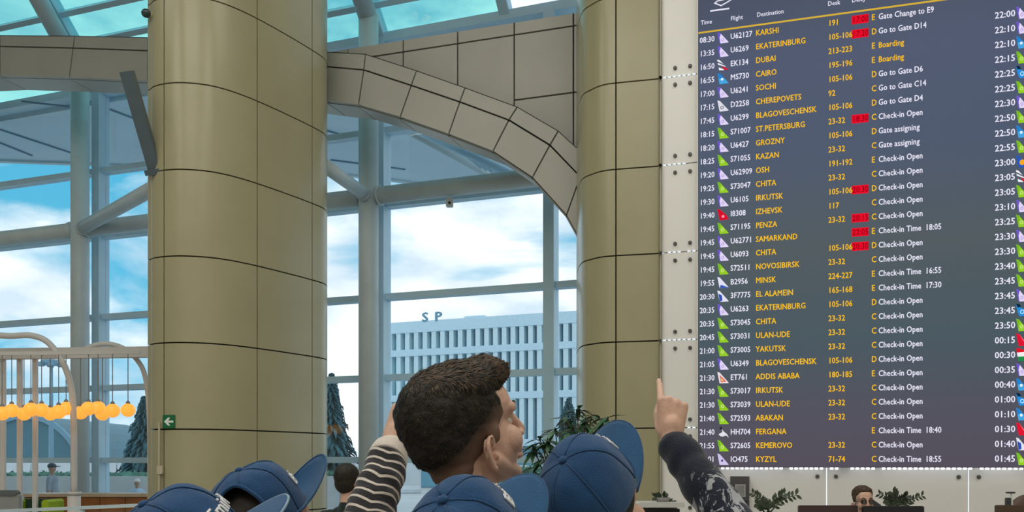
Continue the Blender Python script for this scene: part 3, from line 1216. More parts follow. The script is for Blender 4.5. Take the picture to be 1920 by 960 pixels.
# row heights: row 1 and row 32 measured at the desk column
_, z_r1 = BRD.sz(1575, 41, BOFF)
_, z_r32 = BRD.sz(1575, 860.5, BOFF)
def row_z(r):
    return z_r1 + (z_r32 - z_r1) * (r - 1) / 31 - .030
SB = lambda x: BRD.s(x, BOFF)
times = '08:30 13:35 16:50 16:55 17:00 17:15 17:45 18:15 18:20 18:25 19:20 19:25 19:30 19:40 19:45 19:45 19:45 19:45 19:55 20:30 20:35 20:35 20:45 21:00 21:05 21:30 21:30 21:30 21:40 21:40 21:55 22:01'.split()
flights = 'U62127 U6269 EK134 MS730 U6241 D2258 U6299 S71007 U6427 S71055 U62909 S73047 U6105 I8308 S71195 U62771 U6093 S72511 B2956 3F7775 U6263 S73045 S73031 S73005 U6349 ET761 S73017 S73039 S72593 HH704 S72605 IO475'.split()
dests = 'KARSHI|EKATERINBURG|DUBAI|CAIRO|SOCHI|CHEREPOVETS|BLAGOVESCHENSK|ST.PETERSBURG|GROZNY|KAZAN|OSH|CHITA|IRKUTSK|IZHEVSK|PENZA|SAMARKAND|CHITA|NOVOSIBIRSK|MINSK|EL ALAMEIN|EKATERINBURG|CHITA|ULAN-UDE|YAKUTSK|BLAGOVESCHENSK|ADDIS ABABA|IRKUTSK|ULAN-UDE|ABAKAN|FERGANA|KEMEROVO|KYZYL'.split('|')
desks = '191|105-106|213-223|195-196|105-106|92|105-106|23-32|105-106|23-32|191-192|23-32|105-106|117|23-32||105-106|23-32|224-227|165-168|105-106|23-32|23-32|23-32|105-106|180-185|23-32|23-32|23-32||23-32|71-74'.split('|')
delays = {1: '17:00', 2: '17:20', 8: '18:30', 13: '20:30', 15: '20:15', 16: '22:05', 17: '20:30'}
gates = 'EDEEDCDCDCECDCCEDCEEDCCCDECCCECC'
status = ['Gate Change to E9', 'Go to Gate D14', 'Boarding', 'Boarding', 'Go to Gate D6', 'Go to Gate C14', 'Go to Gate D4', 'Check-in Open', 'Gate assigning', 'Gate assigning'] + ['Check-in Open'] * 5 + ['Check-in Time  18:05', 'Check-in Open', 'Check-in Open', 'Check-in Time  16:55', 'Check-in Time  17:30'] + ['Check-in Open'] * 9 + ['Check-in Time  18:40', 'Check-in Open', 'Check-in Time  18:55']
# -- tail-fin logos: outline in a unit square (x right, y up)
FIN = [(0.0, 1.0), (0.22, 0.93), (1.0, 0.03), (0.92, 0.0), (0.2, 0.0)]
LOGOS = {
    'green': [(FIN, (150, 205, 40)), ([(.2, .0), (.3, .9), (.0, 1.)], (120, 185, 40)), ('ring', (.45, .36, .14), (214, 236, 150))],
    'violet': [([(0, 1), (.24, .94), (.45, .0), (.2, 0)], (112, 90, 205)), ([(.30, .86), (1, .03), (.92, 0), (.28, 0), (.2, .5)], (226, 214, 246)), ('ring', (.48, .3, .13), (170, 150, 215))],
    'lilac': [(FIN, (205, 196, 234)), ('disc', (.42, .38, .1), (70, 60, 110))],
    'stripes': [([(0, 1), (.2, .93), (.55, .55), (.0, .86)], (240, 240, 245)), ([(.02, .72), (.6, .42), (.8, .26), (.06, .55)], (240, 240, 245)), ([(.35, .38), (.7, .2), (1, .03), (.85, 0), (.6, .05)], (225, 20, 45)), ([(.12, .3), (.5, .12), (.6, 0), (.16, .05)], (240, 240, 245))],
    'blue': [([(0, 1), (.24, .93), (.7, .4), (.1, .45)], (40, 130, 205)), ([(.1, .5), (.6, .5), (1, .03), (.2, 0)], (70, 165, 225)), ('disc', (.42, .42, .12), (225, 240, 250))],
    'white': [(FIN, (222, 222, 232)), ('ring', (.42, .33, .15), (70, 76, 96))],
    'red': [([(0, 1), (.24, .93), (.8, .4), (1, .03), (.2, 0)], (218, 16, 44)), ('disc', (.5, .32, .13), (248, 150, 165))],
    'wedge': [(FIN, (226, 224, 244)), ([(.3, .3), (1, .03), (.92, 0), (.2, 0)], (60, 90, 180))],
    'wave': [(FIN, (226, 226, 240)), ([(.1, .72), (.4, .55), (.45, .1), (.2, 0)], (50, 80, 175))],
    'pink': [(FIN, (232, 222, 226)), ([(.22, .72), (.8, .14), (.3, .1)], (222, 90, 80)), ([(.3, .5), (.6, .2), (.34, .2)], (240, 200, 120))],
    'bird': [([(.1, .3), (.45, .5), (.4, .75), (.55, .55), (.85, .3), (1, .0), (.75, .2), (.5, .1), (.3, .12)], (225, 225, 232)), ([(.22, .88), (.4, .98), (.36, .72), (.2, .75)], (30, 30, 34))],
    'sun': [(FIN, (40, 90, 190)), ('disc', (.5, .4, .22), (248, 170, 30))],
    'flag': [([(0, 1), (.3, 1), (1.0, .72), (.06, .66)], (222, 22, 40)), ([(.06, .66), (1, .72), (1, .36), (.12, .34)], (240, 240, 240)), ([(.12, .34), (1, .36), (1, 0), (.2, 0)], (30, 140, 70))],
    'scarlet': [([(0, 1), (.26, .95), (1, .03), (.92, 0), (.2, 0)], (222, 24, 50)), ([(.26, .95), (.5, .62), (.9, .1), (.6, .4)], (250, 140, 150))],
    'swirl': [([(0, .9), (.3, .7), (.8, .5), (1, .05), (.3, 0), (.15, .3)], (40, 140, 220)), ('ring', (.5, .35, .18), (190, 230, 250)), ([(0, 1), (.3, .95), (.4, .75), (.12, .7)], (8, 40, 60))],
}
LOGO_ME = {}
def logo_mesh(kind):
    if kind in LOGO_ME:
        return LOGO_ME[kind]
    v, f, mi, mats = [], [], [], []
    lay = 0
    for shp in LOGOS[kind]:
        if shp[0] == 'disc' or shp[0] == 'ring':
            cx, cy, rr = shp[1]
            col = shp[2]
            polys = []
            if shp[0] == 'disc':
                polys.append([(cx + rr * math.cos(t * math.pi / 6), cy + rr * math.sin(t * math.pi / 6)) for t in range(12)])
            else:
                for t in range(12):
                    a, b = t * math.pi / 6, (t + 1) * math.pi / 6
                    polys.append([(cx + rr * math.cos(a), cy + rr * math.sin(a)), (cx + rr * math.cos(b), cy + rr * math.sin(b)), (cx + rr * .6 * math.cos(b), cy + rr * .6 * math.sin(b)), (cx + rr * .6 * math.cos(a), cy + rr * .6 * math.sin(a))])
        else:
            polys, col = [shp[0]], shp[1]
        mm = tcol(col)
        if mm not in mats:
            mats.append(mm)
        for poly in polys:
            n = len(v)
            v += [(x, y, lay * .0012) for x, y in poly]
            f.append(tuple(range(n, n + len(poly))))
            mi.append(mats.index(mm))
        lay += 1
    me = bpy.data.meshes.new('tail_logo')
    me.from_pydata(v, [], f)
    for mm in mats:
        me.materials.append(mm)
    me.polygons.foreach_set('material_index', mi)
    LOGO_ME[kind] = me
    return me
def put_logo(kind, sp, z, w, h):
    p = BRD.p(sp, z, BOFF + .003) - bb
    return share('tail_logo', logo_mesh(kind), board, matrix=frame_matrix(BRD, p) @ Matrix.Diagonal((w, h, 1, 1)))
def code_logo(c):
    if c.startswith('U6'): return 'violet'
    if c.startswith('S7'): return 'green'
    return {'EK': 'stripes', 'MS': 'blue', 'D2': 'white', 'I8': 'red', 'B2': 'wedge', '3F': 'wave', 'ET': 'pink', 'HH': 'bird', 'IO': 'lilac'}[c[:2]]
backing_me = None
for r in range(1, 33):
    z = row_z(r)
    i = r - 1
    put_text('time_text', times[i], T_white, SB(1312), z)
    put_logo(code_logo(flights[i]), SB(1345), z - .035, SB(1366.5) - SB(1345), .128)
    put_text('flight_number', flights[i], T_white, SB(1369.5), z)
    put_text('destination_text', dests[i], T_yel, SB(1417), z)
    if desks[i]:
        put_text('desk_text', desks[i], T_yel, SB(1553), z)
    if r in delays:
        m = MB(); BRD.box(m, SB(1597), SB(1628.5), z - .016, z + .075, BOFF, BOFF + .0016)
        m.v = [v - bb for v in m.v]; m.build('delay_field', T_red, board)
        put_text('delay_text', delays[r], T_dred, SB(1598), z, bold=.0)
    put_text('terminal_letter', gates[i], T_yel, SB(1634), z, fy=.090, fx=.070)
    st_ = status[i].split('  ')
    put_text('status_text', st_[0], T_yel if status[i] == 'Boarding' else T_white, SB(1647), z, fx=.0668)
    if len(st_) > 1:
        put_text('status_time', st_[1], T_white, SB(1735), z, fx=.0668)
times2 = '22:00 22:10 22:10 22:15 22:25 22:25 22:30 22:50 22:50 22:55 23:00 23:05 23:05 23:10 23:25 23:30 23:30 23:40 23:45 23:45 23:45 23:50 00:15 00:30 00:35 00:40 01:00 01:10 01:30 01:40 01:45'.split()
icons2 = 'violet violet blue green swirl green violet green blue green sun stripes green violet green violet green green green violet swirl green scarlet flag violet blue swirl blue scarlet wave green'.split()
for k, (t, ic) in enumerate(zip(times2, icons2)):
    z = row_z(k + 2)
    put_text('time_text', t, T_white, SB(1865), z, fy=.093, fx=.082)
    put_logo(ic, SB(1905), z - .035, SB(1928) - SB(1905), .13)
# header line, column titles and the departure pictogram
zl = BRD.sz(1330, 59.3, BOFF)[1]
m = MB(); BRD.box(m, S0 + .004, SB(1845), zl - .009, zl + .009, BOFF, BOFF + .003)
m.v = [v - bb for v in m.v]; m.build('header_line', T_line, board)
for s_, xx, yy in (('Time', 1314, 47), ('Flight', 1370, 39), ('Destination', 1419, 32), ('Desk', 1552, 11.5), ('Delay', 1597, 5)):
    sp_, zz = BRD.sz(xx, yy, BOFF)
    put_text('column_title', s_, T_white, sp_, zz, .068, .058, .012)
def board_poly(nm, pts, w=.012):
    m = MB()
    P = [BRD.at(x, y, BOFF + .003) - bb for x, y in pts]
    for a, b in zip(P, P[1:]):
        dd = (b - a).normalized()
        m.box((a + b) / 2, ((b - a).length + w, w, .002), (dd, dd.cross(BRD.n), BRD.n))
    m.build(nm, T_white, board)
board_poly('pictogram_runway', [(1333, 20.5), (1366, 16)], .016)
board_poly('pictogram_plane', [(1362, -2), (1345, 2), (1340, 6), (1352, 10.5), (1362, 5), (1384, -9), (1388, -15), (1378, -12), (1362, -2)])
# green exit-arrow sign on the near column
ES = tag(empty('exit_sign', px(316.5, 790.5, 10.50)), 'small green square sign with a white left arrow', 'sign')
M_green = mat('sign_green', srgb(10, 104, 62), 0.4, var=0.03)
M_signw = mat('sign_white', srgb(225, 235, 228), 0.4, var=0.02)
dS = 10.42
th = math.atan2(0.03, .3)
m = MB(); m.rbox((0, 0, 0), (.146, .012, .155), .004); m.build('plate', M_green, ES)
ES.location = Vector(((316.5 - 960) / FPX * 10.46, 10.465, EYE + (HOR - 790.5) / FPX * 10.46))
ES.rotation_euler = (0, 0, -.08)
m = MB()
m.prism([Vector(p) for p in ((.055, -.007, .012), (-.005, -.007, .012), (.018, -.007, .046), (-.008, -.007, .046), (-.055, -.007, 0), (-.008, -.007, -.046), (.018, -.007, -.046), (-.005, -.007, -.012), (.055, -.007, -.012))], (0, -.002, 0))
m.build('arrow', M_signw, ES)
# small junction box with its cable duct on the near column, and the camera above
JB = tag(empty('junction_box', (0, 0, 0)), 'small cream junction box with a thin cable duct above', 'box')
JB.location = px(300.5, 881, 10.47)
M_cream = mat('cream_plastic', (0.5, 0.45, 0.32), 0.5, var=0.04)
m = MB(); m.rbox((0, 0, 0), (.065, .05, .095), .008); m.build('housing', M_cream, JB)
m = MB(); m.box((-.012, .0, .30), (.018, .02, .5)); m.build('cable_duct', M_cream, JB)
m = MB(); m.box((-.012, .0, -.30), (.018, .02, .5)); m.build('cable_duct', M_cream, JB)
CC = tag(empty('camera_dome', px(283, 28, 10.62)), 'small dark dome camera near the top of the near column', 'camera')
M_dome = mat('dome_dark', (0.03, 0.05, 0.055), 0.15, var=0.1)
m = MB(); m.tube([Vector((.09, .10, 0)), Vector((-.02, -.02, 0))], .032, 14); m.build('bracket', M_cream, CC)
m = MB(); m.ellipsoid((-.04, -.04, 0), (.055, .055, .05)); m.build('dome', M_dome, CC, True)
# ================================================================ outside the glazing
M_asph = mat('asphalt', (0.50, 0.53, 0.54), 0.85, var=0.12, vscale=.3)
m = MB()
g0 = [FAC.p(-60, 0, -.15), FAC.p(60, 0, -.15), Vector((140, 260, 0)), Vector((-160, 260, 0))]
m.prism([p - Z * .3 for p in g0], Z * .28)
structure(m.build('ground', M_asph), 'grey asphalt forecourt outside the glazing')

# canopy roof over the forecourt
M_soff = mat('canopy_soffit', srgb(196, 222, 236), 0.6, var=0.04, vscale=.8)
M_canopy_edge = mat('canopy_edge', srgb(196, 214, 222), 0.5, var=0.03)
M_line = mat('canopy_joint', srgb(96, 130, 152), 0.6, var=0.05)
can = tag(empty('entrance_canopy', FAC.p(-4, 0, -1)), 'blue grey canopy roof seen through the upper panes', 'canopy')
cb = can.location.copy()
CZ = 8.45
far_px = [(-300, 292), (0, 300), (140, 305), (277, 311), (450, 317), (613, 323), (720, 334), (800, 345), (900, 352), (975, 349)]
far = []
for x, y in far_px:
    dd = (CZ - EYE) * FPX / (HOR - y)
    far.append(Vector(((x - 960) / FPX * dd, dd, CZ)))
near = [FAC.p(s, CZ, -.16) for s in (4.2, 2.0, 0, -2, -4, -6, -8, -12)]
m = MB(); m.prism([p - cb for p in far + near], Z * .35); m.build('slab', M_soff, can)
for a, b in zip(far, far[1:]):
    mm = MB()
    mm.box((a + b) / 2 + Z * .12 - cb, ((b - a).length, .12, .34), ((b - a).normalized(), Vector((0, 0, 1)).cross((b - a).normalized()), Z))
    mm.build('fascia', M_canopy_edge, can)
for (x0, y0), (x1, y1) in (((0, 243), (137, 288)), ((0, 268), (60, 292)), ((205, 205), (277, 232)), ((613, 245), (690, 268)), ((620, 300), (760, 318)), ((40, 190), (130, 200))):
    P = []
    for x, y in ((x0, y0), (x1, y1)):
        dd = (CZ - .012 - EYE) * FPX / (HOR - y)
        P.append(Vector(((x - 960) / FPX * dd, dd, CZ - .012)))
    a, b = P
    mm = MB(); mm.box((a + b) / 2 - cb, ((b - a).length, .05, .02), ((b - a).normalized(), Z.cross((b - a).normalized()), Z)); mm.build('soffit_joint', M_line, can)
# edge tubes and louvre blades beneath the arch
def can_bar(nm, x0, y0, d0, x1, y1, d1, r, mt):
    mm = MB(); a, b = px(x0, y0, d0) - cb, px(x1, y1, d1) - cb
    mm.tube([a, b], r, 12); mm.build(nm, mt, can, True)
can_bar('edge_tube', 712, 212, 15.6, 990, 340, 14.9, .07, M_mull)
can_bar('gutter', 770, 247, 17.0, 952, 346, 17.4, .075, M_canopy_edge)
for k in range(9):
    t = k / 8
    xa, ya = 872 + t * 100, 290 + t * 42
    can_bar('louvre_blade', xa, ya, 16.2, xa + 30 - 14 * t, ya + 26 - 8 * t, 16.3, .022, M_mull)

# ---- white finned office building
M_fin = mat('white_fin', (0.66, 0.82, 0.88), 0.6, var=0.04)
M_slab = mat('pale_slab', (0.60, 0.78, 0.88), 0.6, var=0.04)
M_win = mat('office_glass', (0.13, 0.33, 0.44), 0.12, var=0.15, vscale=.4)
M_win2 = mat('office_glass_teal', (0.30, 0.66, 0.72), 0.12, var=0.15, vscale=.4)
OFF = Wall(730, 62, 22.0)
ofr = tag(empty('office_building', OFF.p(0, 0)), 'pale office block with white vertical fins behind the glazing', 'building')
ob = OFF.p(0, 0)
def oput(nm, s0, s1, z0, z1, o0, o1, mt):
    mm = MB(); OFF.box(mm, s0, s1, z0, z1, o0, o1)
    mm.v = [v - ob for v in mm.v]
    return mm.build(nm, mt, ofr)
s_end = OFF.s(1230)
OZ = [0.4, 3.05, 6.1, 9.2]
def oz(y):
    return OFF.sz(730, y)[1]
ztop, zb1, zb2, zb3 = oz(606), oz(664), oz(748), oz(832)
s_start = OFF.s(640)
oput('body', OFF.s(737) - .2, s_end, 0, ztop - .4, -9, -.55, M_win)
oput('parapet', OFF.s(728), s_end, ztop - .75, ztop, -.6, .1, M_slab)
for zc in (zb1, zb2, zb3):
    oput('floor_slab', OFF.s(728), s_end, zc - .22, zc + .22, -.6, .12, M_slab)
fins = []
x = 731.0
k = 0
while x < 1100:
    s = OFF.s(x)
    for z0, z1 in ((zb1 + .22, ztop - .75), (zb2 + .22, zb1 - .22), (zb3 + .22, zb2 - .22)):
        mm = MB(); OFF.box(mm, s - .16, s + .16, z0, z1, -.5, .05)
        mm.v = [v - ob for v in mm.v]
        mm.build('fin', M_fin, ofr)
        if x < 830:
            sb = OFF.s(x + 16.5)
            oput('window_pane', s + .18, sb - .18, z0 + .1, z1 - .25, -.54, -.5, M_win2)
    x += 16.5
for s_, xx in (('S', 791), ('P', 815)):
    me = text_mesh(s_, mat('roof_letter_' + s_, (0.16, 0.34, 0.46), 0.5, var=0.05), .05)
    p = OFF.at(xx, 603 - (xx - 792) * .05, .12) - ob
    o = share('roof_letter', me, ofr, matrix=frame_matrix(OFF, p) @ Matrix.Diagonal((1.05, .85, 1, 1)))
oput('roof_unit', OFF.s(868), OFF.s(905), ztop - .02, ztop + .16, -1.2, -.2, M_slab)

# ---- spruces
M_need = mat('spruce_needles', (0.035, 0.12, 0.15), 0.8, var=0.35, vscale=2.5)
M_bark = mat('bark', (0.10, 0.07, 0.05), 0.9, var=0.2)
def spruce(label, x, ytop, d, rbase, seed):
    rnd = random.Random(seed)
    top = px(x, ytop, d)
    H = top.z
    root = tag(empty('spruce_tree', (top.x, d, 0)), label, 'tree')
    t = MB(); t.tube([Vector((0, 0, 0)), Vector((0, 0, H * .97))], [.16, .02], 8); t.build('trunk', M_bark, root)
    b = MB()
    n = 40
    for i in range(n):
        z = H * (.1 + .9 * i / n)
        R = rbase * (1 - i / n) ** .85 + .08
        cnt = 11
        for k in range(cnt):
            a = 2 * math.pi * (k + rnd.random() * .8) / cnt + i
            r = R * rnd.uniform(.72, 1.1)
            dr = Vector((math.cos(a), math.sin(a), 0))
            sd = Vector((-dr.y, dr.x, 0))
            p0 = Vector((0, 0, z))
            for q in range(5):
                f0 = .15 + q * .19
                c = p0 + dr * r * f0 - Z * (r * .45 * f0 ** 1.4)
                e = p0 + dr * r * min(1, f0 + .34) - Z * (r * .45 * (f0 + .34) ** 1.4)
                w = r * .19 * (1.15 - f0 * .8)
                b.add([c + sd * w + Z * .02, c - sd * w + Z * .02, e - Z * .05, c - Z * (.10 + .2 * w)], [(0, 2, 3), (1, 3, 2), (0, 1, 2), (0, 3, 1)])
    fo = b.build('foliage', M_need, root)
    fo['kind'] = 'stuff'
spruce('dark blue green spruce seen just right of the near column', 622, 694, 34, 1.35, 3)
spruce('dark spruce tree left of the near column behind the lamps', 270, 738, 36, 1.35, 5)
spruce('small dark spruce in front of the pale finned building', 1066, 742, 46, 1.5, 8)

# ---- forecourt: barriers, hedges, mast, dark vault, people
M_conc = mat('pale_concrete', (0.62, 0.66, 0.68), 0.8, var=0.08, vscale=1.5)
M_hedge = mat('hedge_leaves', (0.10, 0.26, 0.20), 0.85, var=0.35, vscale=4)
def barrier(label, x0, x1, ytop, ybot, d):
    a, b = px(x0, ybot, d), px(x1, ybot, d)
    zt = px(x0, ytop, d).z
    root = tag(empty('concrete_barrier', ((a.x + b.x) / 2, d, 0)), label, 'barrier')
    w = (b.x - a.x)
    n = max(2, int(w / 2.2))
    for i in range(n):
        mm = MB()
        c = -w / 2 + w * (i + .5) / n
        h = w / n - .06
        mm.prism([Vector((c - h / 2, y, z)) for y, z in ((-.3, 0), (.3, 0), (.3, .2), (.12, .4), (.1, zt), (-.1, zt), (-.12, .4), (-.3, .2))], (h, 0, 0))
        mm.build('block', M_conc, root)
barrier('long pale concrete barrier outside behind the wooden counter', -20, 300, 893, 950, 24)
barrier('low pale concrete barrier outside beside the short haired man', 600, 680, 893, 940, 25)
barrier('far pale barrier right of the young man in profile', 960, 1100, 872, 892, 50)
barrier('far pale barrier outside at the left', -20, 300, 868, 884, 52)
barrier('far pale barrier outside behind the striped sleeve', 560, 790, 868, 884, 50)
def hedge(label, x0, x1, ytop, d, seed):
    rnd = random.Random(seed)
    a, b = px(x0, ytop, d), px(x1, ytop, d)
    root = tag(empty('hedge', ((a.x + b.x) / 2, d, 0)), label, 'hedge')
    w = b.x - a.x
    mm = MB(); mm.rbox((0, 0, a.z / 2), (w * .97, .8, a.z * .94), .12); mm.build('core', M_hedge, root)
    lf = MB()
    for i in range(1400):
        p = Vector((rnd.uniform(-w / 2, w / 2), rnd.uniform(-.5, .4), rnd.uniform(.05, a.z)))
        if abs(p.y) < .38 and p.z < a.z * .9:
            p.y = -.42
        q = Vector((rnd.uniform(-1, 1), rnd.uniform(-1, 1), rnd.uniform(-1, 1))).normalized() * .10
        r = q.cross(Vector((rnd.uniform(-1, 1), rnd.uniform(-1, 1), rnd.uniform(-1, 1)))).normalized() * .05
        lf.add([p - q, p + r, p + q, p - r], [(0, 1, 2, 3)])
    o = lf.build('leaves', M_hedge, root); o['kind'] = 'stuff'
hedge('clipped green hedge outside left of the near column', -20, 300, 884, 33, 1)
hedge('clipped green hedge outside between column and steel post', 590, 700, 884, 33, 2)
hedge('clipped green hedge outside beyond the young man\'s chin', 940, 1100, 874, 40, 4)
M_mast = mat('mast_steel', srgb(110, 150, 170), 0.5, var=0.05)
mr = tag(empty('light_mast', (px(96, 700, 58).x, 58, 0)), 'tall floodlight mast seen through the left glazing', 'mast')
zt = px(96, 682, 58).z
mm = MB(); mm.tube([Vector((0, 0, 0)), Vector((0, 0, zt))], [.17, .1], 10); mm.build('pole', M_mast, mr)
mm = MB(); mm.lathe([(.55, zt - .1), (.62, zt), (.62, zt + .18), (.5, zt + .25)], seg=16); mm.build('head_ring', M_mast, mr)
for k in range(6):
    a = k * math.pi / 3
    mm = MB(); mm.box((.66 * math.cos(a), .66 * math.sin(a), zt - .05), (.3, .3, .22)); mm.build('floodlight', M_mast, mr)
vr = tag(empty('vaulted_hall', (px(60, 860, 85).x, 85, 0)), 'dark curved roof hall far outside at the left', 'building')
M_vault = mat('vault_skin', (0.06, 0.17, 0.22), 0.5, var=0.1, vscale=.3)
R = px(0, 778, 85).z
prof = [(-R * 1.5, 0)] + [(-R * .1 + R * .9 * math.cos(math.radians(a)), R * math.sin(math.radians(a))) for a in range(150, -1, -10)]
mm = MB(); mm.prism([Vector((x, 0, z)) for x, z in prof], (0, 20, 0)); mm.build('shell', M_vault, vr)
mm = MB(); mm.prism([Vector((x * 1.02, -.3, z * 1.02)) for x, z in prof[1:]] + [Vector((x * .94, -.3, z * .94)) for x, z in reversed(prof[1:])], (0, .35, 0)); mm.build('rim', M_mast, vr)
def far_person(label, x, ytop, d, shirt, cap, cap_rz, seed):
    H = px(x, ytop, d).z
    root = tag(empty('person', (px(x, 0, d).x, d, 0)), label, 'person')
    root.rotation_euler = (0, 0, cap_rz)
    k = H / 1.78
    ms = mat('far_shirt_%d' % seed, shirt, .8, var=.1)
    mc = mat('far_cap_%d' % seed, cap, .7, var=.1)
    b = MB()
    b.ellipsoid((0, 0, 1.64 * k), (.085 * k, .10 * k, .125 * k))
    b.capsule((0, 0, 1.52 * k), .055 * k, (0, 0, 1.42 * k), .06 * k)
    b.capsule((0, 0, 1.36 * k), .12 * k, (0, 0, .98 * k), .13 * k)
    for s in (-1, 1):
        b.capsule((s * .09 * k, 0, .95 * k), .085 * k, (s * .1 * k, 0, .5 * k), .06 * k)
        b.capsule((s * .1 * k, 0, .5 * k), .058 * k, (s * .1 * k, 0, .06 * k), .045 * k)
        b.capsule((s * .1 * k, 0.02, .04 * k), .04 * k, (s * .1 * k, -.15 * k, .035 * k), .035 * k)
        b.capsule((s * .17 * k, 0, 1.38 * k), .05 * k, (s * .23 * k, 0, 1.1 * k), .04 * k)
        b.capsule((s * .23 * k, 0, 1.1 * k), .04 * k, (s * .2 * k, -.12 * k, .9 * k), .035 * k)
    body = remesh(b, 'body', M_skin_far, root, .02, 3)
    b = MB()
    b.capsule((-.12 * k, 0, 1.38 * k), .075 * k, (.12 * k, 0, 1.38 * k), .075 * k)
    b.capsule((0, 0, 1.34 * k), .15 * k, (0, 0, .95 * k), .15 * k)
    for s in (-1, 1):
        b.capsule((s * .17 * k, 0, 1.38 * k), .062 * k, (s * .23 * k, 0, 1.1 * k), .052 * k)
    remesh(b, 'jacket', ms, root, .025, 3)
    b = MB()
    for s in (-1, 1):
        b.capsule((s * .09 * k, 0, .98 * k), .105 * k, (s * .1 * k, 0, .12 * k), .07 * k)
    remesh(b, 'trousers', mc, root, .025, 2)
    b = MB()
    b.ellipsoid((0, .01, 1.70 * k), (.10 * k, .115 * k, .085 * k))
    b.box((0, -.13 * k, 1.69 * k), (.15 * k, .12 * k, .02 * k))
    remesh(b, 'cap', mc, root, .015, 2)
# ================================================================ cafe at the left
M_cafe_white = mat('white_frame_paint', (0.66, 0.64, 0.62), 0.4, var=0.04)
M_wood = mat('orange_wood', (0.32, 0.12, 0.035), 0.5, var=0.25, vscale=3)
def frame_poly(nm, pts, d, r, root, rb, mt=M_cafe_white):
    mm = MB()
    P = [px(x, y, d) - rb for x, y in pts]
    # smooth the bends
    Q = []
    for i in range(len(P) - 1):
        p0, p1, p2, p3 = P[max(i - 1, 0)], P[i], P[i + 1], P[min(i + 2, len(P) - 1)]
        for k in range(6):
            t = k / 6
            Q.append(0.5 * ((2 * p1) + (p2 - p0) * t + (2 * p0 - 5 * p1 + 4 * p2 - p3) * t * t + (3 * p1 - p0 - 3 * p2 + p3) * t ** 3))
    Q.append(P[-1])
    mm.tube(Q, r, 12)
    return mm.build(nm, mt, root, True)
DC = 12.6
def floor_y(d):
    return HOR + EYE / d * FPX
pg = tag(empty('cafe_pergola', (px(139, 0, DC).x, DC, 0)), 'white tubular cafe pergola with two curved arms', 'pergola')
rb = pg.location.copy()
frame_poly('curved_arm', [(-60, 640), (-20, 629), (20, 630), (58, 629), (90, 642), (118, 680), (134, 730), (138, 800), (139, 925)], DC, .042, pg, rb)
mm = MB(); mm.tube([px(139, 924, DC) - rb, px(139, floor_y(DC), DC) - rb], .085, 16); mm.build('post', M_cafe_white, pg, True)
mm = MB(); mm.tube([px(139, 922, DC) - rb, px(139, 928, DC) - rb], .095, 16); mm.build('post_collar', M_cafe_white, pg, True)
DC2 = 13.0
frame_poly('curved_arm', [(150, 660), (175, 648), (205, 645), (235, 655), (258, 676), (272, 705), (279, 760), (281, 850), (281, floor_y(DC2))], DC2, .036, pg, rb)
a, b = px(-80, 665, 12.9) - rb, px(292, 660, 12.9) - rb
mm = MB(); mm.box((a + b) / 2, ((b - a).length, .12, .15), ((b - a).normalized(), Vector((0, 1, 0)), Z)); mm.build('rail', M_cafe_white, pg)
for xx in (6, 37, 66):
    mm = MB(); mm.box((px(xx, 0, 12.95).x - rb.x, .35, (px(xx, 672, 12.95).z) / 2), (.062, .05, px(xx, 672, 12.95).z)); mm.build('upright', M_cafe_white, pg)
for xx in (-40,):
    mm = MB(); mm.box((px(xx, 0, 12.95).x - rb.x, .35, (px(xx, 672, 12.95).z) / 2), (.062, .05, px(xx, 672, 12.95).z)); mm.build('upright', M_cafe_white, pg)

# orange globe pendants
def orange_mat():
    m = bpy.data.materials.new('orange_globe')
    m.use_nodes = True
    b = m.node_tree.nodes['Principled BSDF']
    b.inputs['Base Color'].default_value = (0.9, 0.35, 0.05, 1)
    b.inputs['Roughness'].default_value = 0.35
    b.inputs['Emission Color'].default_value = (1.0, 0.42, 0.055, 1)
    b.inputs['Emission Strength'].default_value = 0.85
    return m
M_orange = orange_mat()
M_cord = mat('lamp_cord', (0.25, 0.27, 0.28), 0.6, var=0.1)
glob = MB(); glob.ellipsoid((0, 0, 0), (.098, .098, .095), nu=20, nv=14)
glob_me = glob.mesh('shade', M_orange, True)
lamps = [(4, 775, 12.4), (22, 770, 12.7), (45, 776, 12.5), (58, 768, 12.8), (78, 769, 12.5), (94, 776, 12.7), (110, 772, 12.4), (124, 766, 12.7), (151, 774, 12.6), (166, 766, 12.8), (184, 765, 12.5), (192, 776, 12.7), (211, 770, 12.5), (240, 769, 12.6)]
places = ['at the left edge of the photo', 'second from the left photo edge', 'third from the left photo edge', 'fourth from the left photo edge', 'fifth from the left photo edge', 'sixth from the left photo edge', 'second left of the white pergola post', 'just left of the white pergola post', 'just right of the white pergola post', 'second right of the white pergola post', 'third right of the white pergola post', 'fourth right of the white pergola post', 'second from the right end of the row', 'at the right end of the row']
LROWS = (12.3, 12.6, 12.9)
for d in LROWS[:2]:
    a, b = px(-80, 664, d) - rb, px(262, 660, d) - rb
    mm = MB(); mm.box((a + b) / 2, ((b - a).length, .04, .05), ((b - a).normalized(), Vector((0, 1, 0)), Z)); mm.build('lamp_rail', M_cafe_white, pg)
for i_, ((x, y, d), pl) in enumerate(zip(lamps, places)):
    d = LROWS[i_ % 3]
    p = px(x, y, d)
    root = tag(empty('pendant_lamp', p), 'glowing orange globe pendant lamp ' + pl, 'lamp', 'orange globe pendants')
    share('shade', glob_me, root)
    topz = px(x, 663, d).z - p.z
    mm = MB(); mm.tube([Vector((0, 0, .10)), Vector((0, 0, topz))], .006, 6); mm.build('cord', M_cord, root)
    mm = MB(); mm.lathe([(.03, .085), (.03, .105), (.012, .13)], seg=12); mm.build('cap', M_cord, root)
